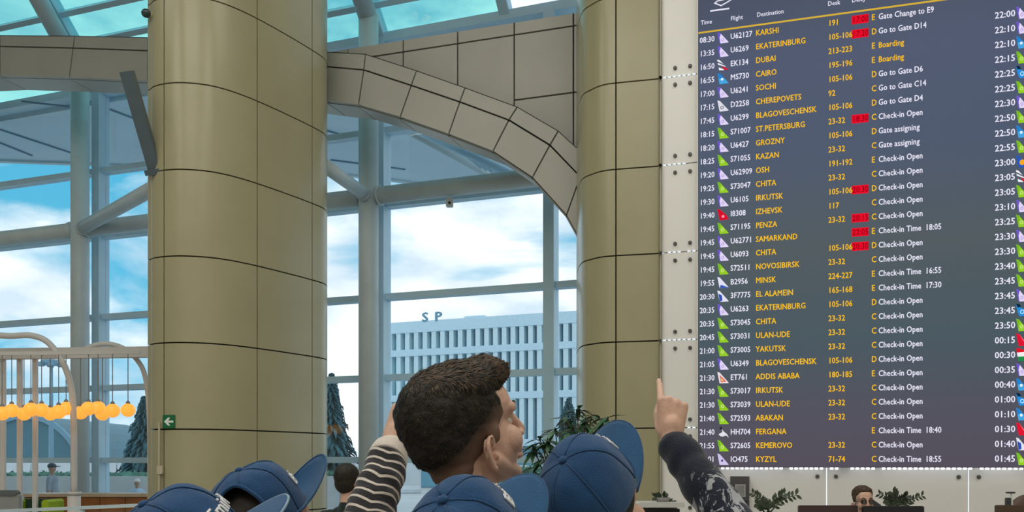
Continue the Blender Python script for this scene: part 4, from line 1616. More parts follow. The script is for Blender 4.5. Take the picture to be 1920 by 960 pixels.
# wooden counter, seats
ct = tag(empty('cafe_counter', (px(160, 0, 13.9).x, 13.9, 0)), 'orange brown wooden cafe counter under the glazing', 'counter')
x0, x1 = px(45, 0, 13.9).x, px(330, 0, 13.9).x
zt = px(0, 926, 13.9).z
cx0 = ct.location.x
n = 6
for i in range(n):
    a, b = x0 + (x1 - x0) * i / n, x0 + (x1 - x0) * (i + 1) / n
    mm = MB(); mm.box(((a + b) / 2 - cx0, .25, zt / 2 - .02), (b - a - .008, .5, zt - .04)); mm.build('front_panel', M_wood, ct)
mm = MB(); mm.rbox(((x0 + x1) / 2 - cx0, .25, zt - .02), (x1 - x0 + .04, .56, .05), .01); mm.build('worktop', mat('pale_top', (0.55, 0.45, 0.34), 0.4, var=0.08), ct)
M_lime = mat('lime_fabric', srgb(158, 186, 28), 0.7, var=0.08)
M_dgreen = mat('dark_green_fabric', (0.02, 0.06, 0.035), 0.8, var=0.15)
M_greych = mat('grey_upholstery', srgb(150, 152, 150), 0.7, var=0.06)
M_chleg = mat('chair_leg', (0.1, 0.1, 0.1), 0.4, var=0.1)
ch = tag(empty('cafe_armchair', (px(71, 0, 13.2).x, 13.2, 0)), 'dark green cafe armchair with lime green arms', 'armchair')
zc = px(0, 937, 13.2).z
mm = MB(); mm.rbox((0, .10, (zc + .3) / 2 + .05), (.50, .12, zc - .38), .03); mm.build('backrest', M_dgreen, ch)
mm = MB(); mm.rbox((0, -.2, .5), (.46, .55, .14), .03); mm.build('seat', M_dgreen, ch)
for s in (-1, 1):
    mm = MB(); mm.rbox((s * .245, -.05, (zc + .3) / 2), (.10, .45, zc - .28), .03); mm.build('arm', M_lime, ch)
    for yy in (-.4, .1):
        mm = MB(); mm.tube([Vector((s * .2, yy, 0)), Vector((s * .2, yy, .45))], .018, 8); mm.build('leg', M_chleg, ch)
ch = tag(empty('cafe_chair', (px(12, 0, 11.8).x, 11.8, 0)), 'grey upholstered chair at the left edge of the photo', 'chair')
zc = px(0, 919, 11.8).z
mm = MB(); mm.rbox((0, .0, zc - .24), (.36, .07, .46), .06); mm.build('backrest', M_greych, ch)
mm = MB(); mm.rbox((0, -.01, zc - .035), (.34, .085, .07), .03); mm.build('top_roll', mat('dark_grey_roll', (0.12, 0.14, 0.14), .7, var=.1), ch)
mm = MB(); mm.rbox((0, -.25, .72), (.4, .45, .09), .03); mm.build('seat', M_greych, ch)
for s in (-1, 1):
    for yy in (-.42, -.02):
        mm = MB(); mm.tube([Vector((s * .16, yy, 0)), Vector((s * .16, yy, .7))], .016, 8); mm.build('leg', M_chleg, ch)
    mm = MB(); mm.box((s * .13, .0, .86), (.03, .03, .36)); mm.build('back_post', M_chleg, ch)
# pale glass balustrade in front of the cafe
bl = tag(empty('cafe_balustrade', (px(120, 0, 9.6).x, 9.6, 0)), 'low pale rail in front of the cafe seats', 'rail')
a, b = px(-60, 961, 9.9) - bl.location, px(272, 947, 9.2) - bl.location
dd = (b - a).normalized()
mm = MB(); mm.box((a + b) / 2, ((b - a).length, .06, .035), (dd, Z.cross(dd).normalized(), Z)); mm.build('handrail', M_canopy_edge, bl)
for t in (.02, .34, .66, .98):
    p = a.lerp(b, t)
    mm = MB(); mm.box((p.x, p.y, p.z / 2 - .01), (.045, .045, p.z - .02)); mm.build('post', M_canopy_edge, bl)
for t0, t1 in ((.03, .33), (.35, .65), (.67, .97)):
    p, q = a.lerp(b, t0), a.lerp(b, t1)
    mm = MB(); mm.prism([Vector((p.x, p.y, .12)), Vector((q.x, q.y, .12)), Vector((q.x, q.y, q.z - .04)), Vector((p.x, p.y, p.z - .04))], (0, .01, 0)); mm.build('glass_pane', M_glass, bl)
# ================================================================ information desk below the board
M_desk = mat('desk_white', (0.68, 0.68, 0.66), 0.35, var=0.03)
M_desk_dark = mat('desk_dark', (0.035, 0.035, 0.04), 0.4, var=0.1)
M_mon = mat('monitor_black', (0.012, 0.012, 0.018), 0.35, var=0.1)
M_mon_br = mat('monitor_brown_black', (0.05, 0.026, 0.026), 0.35, var=0.1)
def px2(x, d):
    return px(x, 0, d).x
DD = 7.0
dk = tag(empty('information_desk', (px2(1620, DD), DD, 0)), 'long white information desk below the flight board', 'desk')
dx = dk.location.x
zt = 1.20
x0, x1 = px2(1190, DD), px2(2080, DD)
n = 6
for i in range(n):
    a, b = x0 + (x1 - x0) * i / n, x0 + (x1 - x0) * (i + 1) / n
    m = MB(); m.rbox(((a + b) / 2 - dx, -.30, zt / 2 - .03), (b - a - .01, .05, zt - .06), .008); m.build('front_panel', M_desk, dk)
m = MB(); m.rbox(((x0 + x1) / 2 - dx, -.05, zt), (x1 - x0, .62, .05), .012); m.build('worktop', M_desk, dk)
m = MB(); m.box(((x0 + x1) / 2 - dx, .15, .75), (x1 - x0 - .1, .5, .04)); m.build('inner_shelf', M_desk_dark, dk)
# raised ledge at the left end
ld = tag(empty('counter_ledge', (px2(1230, 8.3), 8.3, 0)), 'raised pale counter ledge left of the sleeve print', 'counter')
lx = ld.location.x
zl_ = px(0, 946, 8.3).z
a, b = px2(1193, 8.3), px2(1280, 8.3)
m = MB(); m.rbox(((a + b) / 2 - lx, .1, zl_), (b - a, .4, .045), .01); m.build('top', M_desk, ld)
m = MB(); m.box(((a + b) / 2 - lx, .13, zl_ / 2 - .02), (b - a - .06, .3, zl_ - .04)); m.build('cabinet', M_desk_dark, ld)
# monitors
def monitor(label, x0, x1, ytop, d, mt):
    cx = (px2(x0, d) + px2(x1, d)) / 2
    w = px2(x1, d) - px2(x0, d)
    z1 = px(0, ytop, d).z
    root = tag(empty('monitor', (cx, d, 1.225)), label, 'monitor')
    h = .30
    zc = z1 - h / 2 - 1.225
    zlow = max(zc - h / 2, .03)
    m = MB(); m.rbox((0, 0, (z1 - 1.225 + zlow) / 2), (w, .035, z1 - 1.225 - zlow), .008); m.build('housing', mt, root)
    m = MB(); m.box((0, .0185, (z1 - 1.225 + zlow) / 2), (w - .02, .003, z1 - 1.225 - zlow - .02)); m.build('screen', M_win, root)
    m = MB(); m.box((0, .02, .025), (.06, .05, .06)); m.build('stand', mt, root)
    m = MB(); m.rbox((0, .02, .006), (.2, .16, .012), .004); m.build('base', mt, root)
monitor('brownish black monitor left of the seated clerk', 1497, 1607, 947.5, 6.95, M_mon_br)
monitor('black monitor in front of the seated clerk', 1617, 1731, 949, 6.85, M_mon)
monitor('dark brown monitor at the right edge of the photo', 1867, 1945, 947, 6.9, mat('brown_monitor', (0.075, 0.045, 0.025), .5, var=.15))
# swivel chairs
def swivel(label, x, ytop, d, w, mt):
    root = tag(empty('swivel_chair', (px2(x, d), d, 0)), label, 'chair')
    zt_ = px(0, ytop, d).z
    m = MB()
    m.ellipsoid((0, .0, zt_ - .28), (w / 2, .06, .28), None, 24, 16)
    m.build('backrest', mt, root, True)
    m = MB(); m.rbox((0, -.28, .62), (w, .5, .1), .03); m.build('seat', mt, root)
    m = MB(); m.tube([Vector((0, -.25, .08)), Vector((0, -.25, .58))], .03, 12); m.build('column', M_desk_dark, root)
    m = MB(); m.box((0, .02, .78), (.08, .03, .4)); m.build('back_bar', M_desk_dark, root)
    for k in range(5):
        t = 2 * math.pi * k / 5
        m = MB(); m.tube([Vector((0, -.25, .09)), Vector((.28 * math.cos(t), -.25 + .28 * math.sin(t), .05))], [.025, .018], 8); m.build('foot', M_desk_dark, root)
swivel('black swivel chair behind the seated clerk', 1625, 936, 8.05, .44, mat('chair_black', (0.03, 0.03, 0.035), .6, var=.1))
swivel('brown leather chair at the right edge of the photo', 1925, 927, 7.7, .40, mat('chair_brown', (0.085, 0.05, 0.03), .5, var=.2))
# desk lamp-like reader on the right monitor
rd = tag(empty('document_stand', (px2(1897, 7.25), 7.25, 1.225)), 'small dark stand with a flat bar beside the brown chair', 'stand')
zz = px(0, 925, 7.25).z - 1.225
m = MB(); m.tube([Vector((0, 0, .012)), Vector((0, 0, zz))], .008, 10); m.build('stem', M_signw, rd)
m = MB(); m.rbox((-.01, 0, zz + .006), (.062, .03, .014), .003); m.build('bar', M_desk_dark, rd)
m = MB(); m.lathe([(.05, 0), (.05, .012), (.02, .016)], seg=14); m.build('base', M_desk_dark, rd)
m = MB(); m.rbox((-.03, 0, zz - .07), (.035, .03, .07), .006); m.build('clip', M_desk_dark, rd)
# dark notice panel on the white wall
NP = tag(empty('notice_panel', BRD.p(BRD.s(1388), 0, 0)), 'dark grey upright panel with a pale framed notice', 'panel')
nb_ = NP.location.copy()
s0_, z1_ = BRD.sz(1370, 893); s1_, _ = BRD.sz(1405, 893)
m = MB(); BRD.box(m, s0_, s1_, 0.0, z1_, .004, .07); m.v = [v - nb_ for v in m.v]; m.build('pillar', mat('panel_grey', (0.075, 0.075, 0.08), .5, var=.06), NP)
a0, zA = BRD.sz(1378.5, 908, .07); a1, zB = BRD.sz(1398, 932, .07)
m = MB(); BRD.box(m, a0, a1, zB, zA, .07, .078); m.v = [v - nb_ for v in m.v]; m.build('notice_frame', mat('notice_grey', (0.42, 0.42, 0.42), .5, var=.04), NP)
m = MB(); BRD.box(m, a0 + .014, a1 - .014, zB + .014, zA - .014, .078, .081); m.v = [v - nb_ for v in m.v]; m.build('notice_sheet', mat('notice_sheet', (0.24, 0.24, 0.245), .5, var=.25, vscale=14), NP)
m = MB(); BRD.box(m, s0_ + .005, s1_ - .005, z1_ - .29, z1_ - .27, .07, .074); m.v = [v - nb_ for v in m.v]; m.build('groove', M_dark, NP)

# ---------------------------------------------------------------- plants
def leaf_mesh(name, L, Wd, mt, droop=.12):
    v, f = [], []
    prof = [(0, .05), (.2, .55), (.42, .95), (.65, .8), (.85, .4), (1.0, .02)]
    for t, w in prof:
        y = L * t
        z = -droop * L * t * t
        v += [(-Wd * w / 2, y, z + .12 * Wd * w), (0, y, z), (Wd * w / 2, y, z + .12 * Wd * w)]
    for i in range(len(prof) - 1):
        a = i * 3
        f += [(a, a + 1, a + 4, a + 3), (a + 1, a + 2, a + 5, a + 4)]
    me = mesh_of(name, v, f, mt, True)
    return me
def leaf_mat(name, c, var=.3):
    m = mat(name, c, .38, var=var, vscale=9, spec=.5)
    b = m.node_tree.nodes['Principled BSDF']
    b.inputs['Transmission Weight'].default_value = 0.0
    return m
def aim(dirv, upv=Z):
    y = dirv.normalized()
    x = y.cross(upv)
    if x.length < 1e-4:
        x = Vector((1, 0, 0))
    x.normalize()
    z = x.cross(y)
    return Matrix((x, y, z)).transposed()
M_leaf = leaf_mat('ficus_leaf', (0.035, 0.11, 0.045))
M_leaf2 = leaf_mat('ficus_leaf_pale', (0.10, 0.20, 0.11))
M_pot = mat('planter_grey', (0.25, 0.25, 0.24), .6, var=.08)
M_soil = mat('soil', (0.05, 0.035, 0.025), .95, var=.3)
rnd = random.Random(11)
DP = 6.6
fp = tag(empty('potted_ficus', (px2(1072, DP), DP, 0)), 'tall leafy green pot plant beside the right cream column', 'plant')
fo = fp.location.copy()
m = MB(); m.lathe([(.20, 0), (.25, .45), (.27, .5), (.24, .5), (.22, .44)], seg=24); m.build('pot', M_pot, fp, True)
m = MB(); m.lathe([(.235, .40), (.235, .44)], seg=20); m.build('soil', M_soil, fp)
leafA = leaf_mesh('leaf', .150, .046, M_leaf, .25)
leafB = leaf_mesh('leaf', .135, .040, M_leaf2, .2)
# crown built around branch tips seen in the photograph
tips = [(1085, 760), (1060, 775), (1110, 770), (1140, 775), (1160, 785), (1125, 790), (1098, 785), (1040, 795), (1012, 815), (1065, 800), (1150, 800), (1030, 820), (1050, 835), (1000, 830), (1018, 850), (1000, 870), (1045, 855), (1002, 895), (990, 885), (1080, 820), (1075, 790)]
for i, (x, y) in enumerate(tips):
    d_ = DP + rnd.uniform(-.22, .22)
    tip = px(x, y + 6, d_) - fo
    start = Vector((rnd.uniform(-.05, .05), rnd.uniform(-.05, .05), .44))
    midp = start.lerp(tip, .6) + Vector((tip.x * -.25, 0, .02))
    m = MB()
    m.tube([start, start.lerp(midp, .5) + Vector((0, 0, .05)), midp, tip], [.013, .010, .007, .0035], 7)
    m.build('branch', M_bark, fp, True)
    nl = 13
    for k in range(nl):
        az_ = 2 * math.pi * (k / nl) + rnd.uniform(-.4, .4)
        el = rnd.uniform(-.75, .35)
        dv = Vector((math.cos(az_) * math.cos(el), math.sin(az_) * math.cos(el) * .8, math.sin(el)))
        sc = rnd.uniform(.75, 1.2)
        M4 = aim(dv).to_4x4()
        M4.translation = tip - Z * rnd.uniform(0, .05) - dv * .01
        share('leaf', leafA if rnd.random() < .72 else leafB, fp, matrix=M4 @ Matrix.Diagonal((sc, sc, sc, 1)))
# zz plants and small desk plants
M_zz = leaf_mat('zz_leaf', (0.035, 0.06, 0.03))
zzl = leaf_mesh('leaf', .062, .030, M_zz, .15)
def zz_plant(label, x, d, zbase, stems, seed, pot=True):
    rr = random.Random(seed)
    root = tag(empty('zz_plant', (px2(x, d), d, zbase)), label, 'plant')
    m = MB(); m.lathe([(.055, 0), (.068, .042), (.062, .042), (.058, .034)], seg=16); m.build('pot', M_pot, root, True)
    for (tx, ty, sc) in stems:
        tip = px(tx, ty, d + rr.uniform(-.05, .05)) - root.location
        a = Vector((rr.uniform(-.02, .02), rr.uniform(-.02, .02), .035))
        c = Vector((a.x * .6 + tip.x * .4, 0, a.z + (tip.z - a.z) * .65))
        P = [a, a.lerp(c, .5), c, c.lerp(tip, .5) + Vector((0, 0, .004)), tip]
        m = MB(); m.tube(P, [.007, .006, .005, .004, .002], 6); m.build('stem', M_zz, root, True)
        nn = 7
        for k in range(nn):
            t = .25 + .75 * k / (nn - 1)
            q = t * 4
            i0 = min(3, int(q))
            p = P[i0].lerp(P[i0 + 1], q - i0)
            tg = (P[i0 + 1] - P[i0]).normalized()
            for s in (-1, 1):
                sd = Vector((tg.z, 0, -tg.x)) * s
                dv = (tg * .75 + sd + Vector((0, rr.uniform(-.5, .5), 0))).normalized()
                M4 = aim(dv, Vector((0, -1, .3))).to_4x4()
                M4.translation = p
                z_ = sc * rr.uniform(.8, 1.1)
                share('leaf', zzl, root, matrix=M4 @ Matrix.Diagonal((z_, z_, z_, 1)))
zz_plant('zz plant with three arching stems beside the dark notice panel', 1440, 7.0, 1.225, [(1412, 925, .8), (1470, 926, .9), (1492, 928, .9), (1430, 940, .9), (1418, 945, .8)], 1)
zz_plant('small dark leafed plant right of the seated clerk', 1685, 7.5, 1.225, [(1650, 927, .8), (1675, 924, 1.0), (1700, 930, .9), (1728, 930, .8), (1660, 938, .9)], 2)
zz_plant('small round leafed plant on the pale counter ledge', 1243, 8.35, zl_ + .0225, [(1228, 931, .8), (1250, 930, 1.0), (1262, 944, .8), (1238, 938, .9)], 3)
# ================================================================ people
def along(p, a, b):
    ab = b - a
    return (p - a).dot(ab) / ab.length_squared
# ---- young man in profile, dark jacket
M_navy = cloth_mat('navy_jacket', (0.012, 0.016, 0.035))
H1 = px(883, 813, 1.75)
AZ1, PI1, RO1 = 55, 18, 0
r1, o1, R1 = make_person('young man in profile with brown swept hair gazing right', H1, AZ1, PI1, RO1, 35, M_navy, M_trous, {}, voxel=.0028, ear_sides=(1, -1), shirt_voxel=.008)
M_hairA = hair_mat('brown_hair', (0.034, 0.023, 0.015), (0.115, 0.078, 0.050))
M_hairB = hair_mat('dark_hair', (0.012, 0.011, 0.009), (0.028, 0.023, 0.018))
def fade_mat():
    m = hair_mat('cropped_hair', (0.012, 0.011, 0.009), (0.030, 0.025, 0.019))
    nt = m.node_tree
    b = nt.nodes['Principled BSDF']
    src = b.inputs['Base Color'].links[0].from_socket
    at = nt.nodes.new('ShaderNodeAttribute'); at.attribute_name = 'crop'
    mx = nt.nodes.new('ShaderNodeMix'); mx.data_type = 'RGBA'
    nt.links.new(at.outputs['Fac'], mx.inputs[0]); nt.links.new(src, mx.inputs[6]); mx.inputs[7].default_value = (.24, .145, .105, 1)
    nt.links.new(mx.outputs[2], b.inputs['Base Color'])
    return m
def styled_hair(root, Hl, R):
    def q(r, f, u):
        return Hl + R @ Vector((r, f, u))
    b = MB()
    b.ellipsoid(q(0, -.040, .050), (.083, .106, .094), R, 28, 18)     # back and sides
    b.ellipsoid(q(0, -.056, .014), (.076, .082, .078), R, 24, 16)     # lower back
    b.ellipsoid(q(0, -.016, .088), (.078, .102, .057), R, 24, 16)     # top volume
    b.ellipsoid(q(0, .048, .100), (.062, .052, .040), R, 24, 16)      # quiff
    b.ellipsoid(q(0, .080, .100), (.050, .030, .028), R, 24, 16)
    b.ellipsoid(q(0, -.062, -.050), (.054, .040, .048), R)            # nape
    for s in (-1, 1):
        b.ellipsoid(q(s * .058, .012, .042), (.0185, .036, .040), R)   # temples
        b.ellipsoid(q(s * .0685, .008, .006), (.0065, .013, .030), R)   # sideburn
    def lump(p):
        return 0.0030 * noise.noise(p * 45) + .0012 * noise.noise(p * 120)
    h = remesh(b, 'hair', fade_mat(), root, .0045, 4, fold=lump)
    me = h.data
    Ri = R.inverted()
    at = me.attributes.new('crop', 'FLOAT', 'POINT')
    def crop(p):
        l = Ri @ (p - Hl)
        edge = -.045 + .055 * max(-1, min(1, (l.y + .07) / .09))   # hairline: low at the nape, higher by the ear
        return max(0.0, min(.8, (edge + .042 - l.z) / .050))
    at.data.foreach_set('value', [crop(v.co) for v in me.vertices])
    # strands lying along the comb direction
    me.calc_loop_triangles()
    tris = [t for t in me.loop_triangles]
    rn = random.Random(5)
    sets = {0: MB(), 1: MB()}
    areas = [t.area for t in tris]
    for t in rn.choices(tris, weights=areas, k=15000):
        a, b_, c = (me.vertices[i].co for i in t.vertices)
        u, v = rn.random(), rn.random()
        if u + v > 1:
            u, v = 1 - u, 1 - v
        p = a + (b_ - a) * u + (c - a) * v
        n = t.normal
        l = Ri @ (p - Hl)
        if crop(p) > .10:
            continue
        top = max(0.0, min(1.0, (l.z + .25 * l.y - .075) / .05))
        wv = .35 * math.sin(l.y * 42 + l.x * 30)
        flow_top = Vector((.25 * wv, 1.0, .5 * math.sin((l.y + .03) * 20) + .35 * wv))
        flow_side = Vector((0, -.38, -1.0))
        fl = flow_side.lerp(flow_top, top)
        fl = R @ (fl + Vector((rn.gauss(0, .10), rn.gauss(0, .10), rn.gauss(0, .10))))
        fl = (fl - n * fl.dot(n)).normalized()
        # follow the curve of the head: bend the strand back towards it
        L = (.008 + .024 * top) * rn.uniform(.6, 1.15)
        if l.y > .06:
            L *= .6
        w = rn.uniform(.0005, .0010) * (1 + .5 * top)
        sd = fl.cross(n) * w
        lift = .0008 + .0018 * top * rn.random()
        sag = L * L / .17
        P = [p - n * .001, p + fl * L * .4 + n * (lift - sag * .16), p + fl * L * .75 + n * (lift * .8 - sag * .56), p + fl * L - n * (sag + .0004)]
        m_ = sets[1 if rn.random() < top * .9 + .03 else 0]
        m_.add([P[0] - sd, P[0] + sd, P[1] + sd, P[1] - sd, P[2] + sd * .7, P[2] - sd * .7, P[3]], [(0, 1, 2, 3), (3, 2, 4, 5), (5, 4, 6)])
    for k, mt in ((0, M_hairB), (1, M_hairA)):
        me2 = mesh_of('hair_strands', sets[k].v, sets[k].f, mt, True)
        st = link(bpy.data.objects.new('hair_strands', me2), h)
        st['kind'] = 'stuff'
styled_hair(r1, H1 - o1, R1)

# ---- capped people
def cap_person(label, x, y, d, az, pitch, roll, shirt, arms, head_pitch, voxel, hair=True, seed=0, text=True, opening=True, crumple=.004, **kw):
    kw_b = kw.pop('brim', {})
    C = px(x, y, d)
    Rc = rot_frame(az, pitch, roll)
    # the head sits inside the cap: its centre lies below and in front of the band centre
    Rh = rot_frame(az, head_pitch, roll * .6)
    H = C - Rc @ Vector((0, -.004, .0)) - Rh @ Vector((0, -.012, .048))
    root, o, R = make_person(label, H, az, head_pitch, roll * .6, kw.pop('body_az', az * .5), shirt, M_trous, arms, voxel=voxel, **kw)
    make_cap(root, C - o, Rc, opening, text, seed, crumple, kw_b.get('drop', .016), kw_b.get('blen', .078), kw_b.get('op', (.62, .60, 0.0)), kw_b.get('up', 0.0))
    if hair:
        b = MB()
        q = lambda r, f, u: (H - o) + R @ Vector((r, f, u))
        b.ellipsoid(q(0, -.018, .046), (.080, .102, .090), R, 24, 16)
        b.ellipsoid(q(0, -.045, -.005), (.076, .066, .075), R, 20, 14)
        remesh(b, 'hair', M_hairB, root, .007, 2)
    return root, o, H, R

# pointing man on the right: printed dark sleeve
def print_mat():
    m = cloth_mat('printed_sleeve', (0.010, 0.016, 0.032))
    nt = m.node_tree
    b = nt.nodes['Principled BSDF']
    src = b.inputs['Base Color'].links[0].from_socket
    at = nt.nodes.new('ShaderNodeAttribute'); at.attribute_name = 'print'
    tc = nt.nodes.new('ShaderNodeTexCoord')
    mp = nt.nodes.new('ShaderNodeMapping'); mp.inputs['Scale'].default_value = (22, 22, 13); mp.inputs['Rotation'].default_value = (.3, .5, .6)
    nt.links.new(tc.outputs['Object'], mp.inputs['Vector'])
    n = nt.nodes.new('ShaderNodeTexNoise'); n.inputs['Scale'].default_value = 1.0; n.inputs['Detail'].default_value = 5; n.inputs['Roughness'].default_value = .62; n.inputs['Distortion'].default_value = 1.6
    nt.links.new(mp.outputs['Vector'], n.inputs['Vector'])
    r = nt.nodes.new('ShaderNodeValToRGB'); r.color_ramp.elements[0].position = .53; r.color_ramp.elements[1].position = .56
    nt.links.new(n.outputs['Fac'], r.inputs['Fac'])
    mul = nt.nodes.new('ShaderNodeMath'); mul.operation = 'MULTIPLY'
    nt.links.new(r.outputs['Color'], mul.inputs[0]); nt.links.new(at.outputs['Fac'], mul.inputs[1])
    mx = nt.nodes.new('ShaderNodeMix'); mx.data_type = 'RGBA'
    nt.links.new(mul.outputs[0], mx.inputs[0]); nt.links.new(src, mx.inputs[6]); mx.inputs[7].default_value = (.36, .38, .42, 1)
    nt.links.new(mx.outputs[2], b.inputs['Base Color'])
    return m
M_print = print_mat()
E2, W2 = px(1392, 1010, 1.98), px(1257, 822, 2.15)
POINT = [(40, 12, 8), (86, 98, 55), (88, 98, 55), (86, 96, 50)]
hd2 = (px(1262, 740, 2.16) - W2).normalized()
hn2 = Vector((.05, 1, -.02))
hn2 = (hn2 - hd2 * hn2.dot(hd2)).normalized()
ht2 = hd2.cross(hn2)
if ht2.x > 0:
    ht2 = -ht2
def fold2(p):
    return .0
arms2 = {1: (E2, W2, hd2, hn2, ht2, POINT, (12, 38), px(1330, 1215, 1.72))}
def mk_fold(o_, a_, b_, amp):
    a_, b_ = a_ - o_, b_ - o_
    ax = (b_ - a_).normalized()
    def fold(p):
        t = along(p, a_, b_)
        if -.15 < t < 1.05 and ((p - a_) - ax * (p - a_).dot(ax)).length < .12:
            ang = noise.noise(p * 9) * 2.2
            return amp * (math.sin(t * 26 + ang * 2) * .5 + noise.noise(Vector((p.x * 14, p.y * 14, p.z * 22))) * .9)
        return .003 * noise.noise(p * 8)
    return fold
# neck base of that person is needed for the fold frame, so folds are applied in place afterwards
def apply_fold(root, name, fold, attr=None):
    for c in root.children:
        if c.name.split('.')[0] == name:
            me = c.data
            nr = [v.normal.copy() for v in me.vertices]
            for v, nn in zip(me.vertices, nr):
                v.co += nn * fold(v.co)
            if attr:
                a = me.attributes.new(attr[0], 'FLOAT', 'POINT')
                a.data.foreach_set('value', [attr[1](v.co) for v in me.vertices])
            me.update()
p2, o2, H2, _ = cap_person('person in navy cap pointing up with a printed dark sleeve', 1107, 936, 1.72, 37, 49, 0, M_print, arms2, 24, .0042, seed=3, opening=False, body_az=18, shirt_voxel=.007)
a_, b_ = E2 - o2, W2 - o2
def prt(p):
    t = along(p, a_, b_)
    return max(0, min(1, (.60 - t) / .12)) if (p - a_).length < .4 and p.z > a_.z - .15 else 0.0
apply_fold(p2, 'jacket', mk_fold(o2, E2, W2, .0040), ('print', prt))

# person in the nearest cap, striped sleeve raised
def stripe_mat():
    m = cloth_mat('striped_sleeve', (0.018, 0.018, 0.022))
    nt = m.node_tree
    b = nt.nodes['Principled BSDF']
    src = b.inputs['Base Color'].links[0].from_socket
    at = nt.nodes.new('ShaderNodeAttribute'); at.attribute_name = 'stripe'
    fr = nt.nodes.new('ShaderNodeMath'); fr.operation = 'FRACT'
    nt.links.new(at.outputs['Fac'], fr.inputs[0])
    r = nt.nodes.new('ShaderNodeValToRGB')
    e = r.color_ramp.elements
    e[0].position = 0.0; e[0].color = (0, 0, 0, 1)
    e[1].position = 1.0; e[1].color = (0, 0, 0, 1)
    for p_, c_ in ((.34, 0), (.40, 1), (.60, 1), (.66, 0)):
        q_ = e.new(p_); q_.color = (c_, c_, c_, 1)
    nt.links.new(fr.outputs[0], r.inputs['Fac'])
    cu = nt.nodes.new('ShaderNodeAttribute'); cu.attribute_name = 'cuff'
    mxx = nt.nodes.new('ShaderNodeMath'); mxx.operation = 'MAXIMUM'
    nt.links.new(r.outputs['Color'], mxx.inputs[0]); nt.links.new(cu.outputs['Fac'], mxx.inputs[1])
    mx = nt.nodes.new('ShaderNodeMix'); mx.data_type = 'RGBA'
    nt.links.new(mxx.outputs[0], mx.inputs[0]); nt.links.new(src, mx.inputs[6]); mx.inputs[7].default_value = (.62, .56, .50, 1)
    nt.links.new(mx.outputs[2], b.inputs['Base Color'])
    return m
M_stripe = stripe_mat()
E3, W3 = px(678, 1010, 1.80), px(737, 832, 1.98)
hd3 = (px(765, 770, 2.0) - W3).normalized()
hn3 = Vector((.1, 1, 0)); hn3 = (hn3 - hd3 * hn3.dot(hd3)).normalized()
ht3 = hd3.cross(hn3)
if ht3.x < 0:
    ht3 = -ht3
POINT3 = [(20, 10, 6), (84, 96, 55), (86, 98, 55), (86, 96, 50)]
arms3 = {-1: (E3, W3, hd3, hn3, ht3, POINT3, (12, 38), px(700, 1240, 1.50))}
p3, o3, H3, _ = cap_person('person in the nearest navy cap raising a striped sleeve', 876, 1038, 1.45, 50, 36, 16, M_stripe, arms3, 14, .0048, seed=9, opening=False, body_az=25, shirt_voxel=.0065, crumple=.006)
a3, b3 = E3 - o3, W3 - o3
ax3 = (b3 - a3).normalized()
def strp(p):
    w_ = p - a3
    side_ = w_ - ax3 * w_.dot(ax3)
    lat = side_.x
    s_ = w_.dot(ax3) - abs(lat - .010) * .42 + .005 * noise.noise(p * 14)
    return s_ / .0235 + 40
def cuff(p):
    return max(0.0, min(1.0, (along(p, a3, b3) - .80) / .02)) if (p - b3).length < .12 else 0.0
apply_fold(p3, 'jacket', mk_fold(o3, E3, W3, .004), ('stripe', strp))
for c_ in p3.children:
    if c_.name.split('.')[0] == 'jacket':
        a_ = c_.data.attributes.new('cuff', 'FLOAT', 'POINT')
        a_.data.foreach_set('value', [cuff(v.co) for v in c_.data.vertices])

M_shirtw = cloth_mat('pale_shirt', (0.45, 0.42, 0.40))
p4, o4, H4, _ = cap_person('person in navy cap at lower left with brim pointing right', 352, 1056, 1.45, 82, 28, 20, M_navy, {}, 8, .008, seed=5, opening=True, text='pale', body_az=50, brim={'drop': .010, 'blen': .082})
p5, o5, H5, _ = cap_person('person in navy cap with upturned brim behind another cap', 488, 976, 1.95, 46, 22, 0, M_navy, {}, 12, .008, seed=7, opening=True, body_az=30, brim={'drop': .008, 'blen': .088, 'op': (.66, 1.02, .80), 'up': .055})

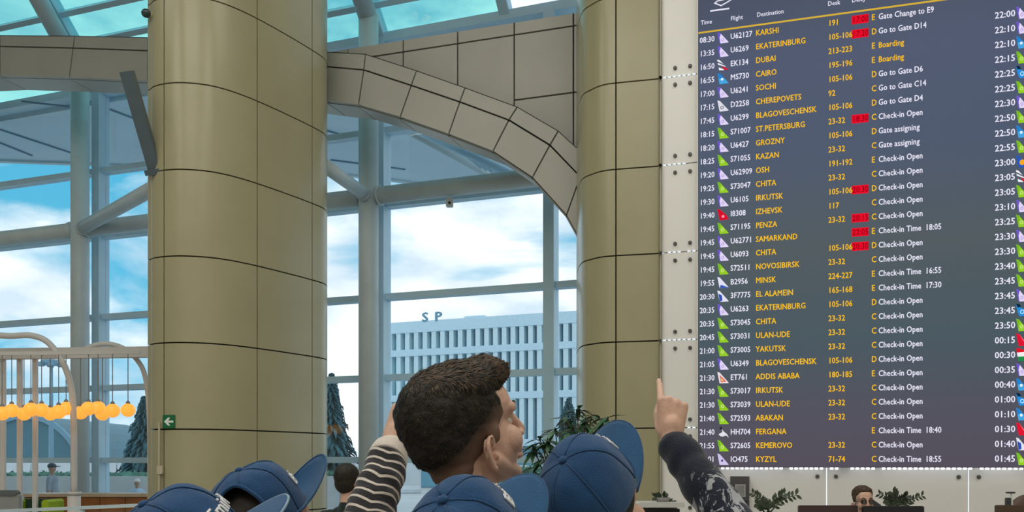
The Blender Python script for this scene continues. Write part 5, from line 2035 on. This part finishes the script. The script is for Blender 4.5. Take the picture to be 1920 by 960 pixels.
# short-haired man farther back
M_shirtd = cloth_mat('dark_green_shirt', (0.010, 0.022, 0.020))
H7 = px(655, 906, 6.3)
p7, o7, R7 = make_person('man with short dark hair and black shirt by the glazing', H7, 35, 5, 0, 20, M_shirtd, M_trous, {}, voxel=.009, skin=M_skin)
b = MB(); q = lambda r, f, u: (H7 - o7) + R7 @ Vector((r, f, u))
b.ellipsoid(q(0, -.022, .056), (.083, .098, .088), R7, 24, 16)
b.ellipsoid(q(0, -.045, .005), (.074, .068, .075), R7, 24, 16)
remesh(b, 'hair', M_hairB, p7, .008, 2)
# seated clerk with glasses behind the desk
H9 = px(1618, 941, 7.55)
M_shirtc = cloth_mat('clerk_jacket', (0.02, 0.022, 0.03))
p9, o9, R9 = make_person('clerk with short brown hair and dark glasses behind monitors', H9, 180, 0, 0, 180, M_shirtc, M_trous, {}, voxel=.006, skin=M_skin)
b = MB(); q = lambda r, f, u: (H9 - o9) + R9 @ Vector((r, f, u))
b.ellipsoid(q(0, -.020, .068), (.082, .094, .072), R9, 24, 16)
b.ellipsoid(q(0, .030, .098), (.062, .055, .032), R9)
for s in (-1, 1):
    b.ellipsoid(q(s * .070, -.01, .03), (.010, .03, .04), R9)
remesh(b, 'hair', M_hairA, p9, .007, 2, fold=lambda p: .004 * noise.noise(p * 60))
M_gl = mat('glasses_frame', (0.02, 0.018, 0.016), .3, var=.1)
for s in (-1, 1):
    m = MB()
    P = [q(s * .034 + .023 * math.cos(t), .104, .004 + .017 * math.sin(t)) for t in np.linspace(0, 2 * math.pi, 17)]
    m.tube(P, .0034, 6); m.build('glasses_rim', M_gl, p9, True)
    m = MB(); m.tube([q(s * .057, .102, .008), q(s * .074, .0, .006)], .0028, 6); m.build('glasses_arm', M_gl, p9, True)
    m = MB(); m.prism([q(s * .034 + .020 * math.cos(t), .104, .004 + .015 * math.sin(t)) for t in np.linspace(0, 2 * math.pi, 13)[:-1]], R9 @ Vector((0, .0015, 0))); m.build('lens', glass_mat('lens_%d' % s, (.5, .45, .4), .1), p9)
m = MB(); m.tube([q(-.012, .106, .006), q(.012, .106, .006)], .003, 6); m.build('glasses_bridge', M_gl, p9, True)
far_person('person in dark cap walking on the forecourt outside', 98, 868, 22, (.25, .3, .36), (.03, .05, .08), math.pi * .5, 1)
far_person('person in pale blue walking outside behind the wooden counter', 257, 897, 21, (.45, .62, .8), (.75, .72, .72), math.pi * .1, 2)
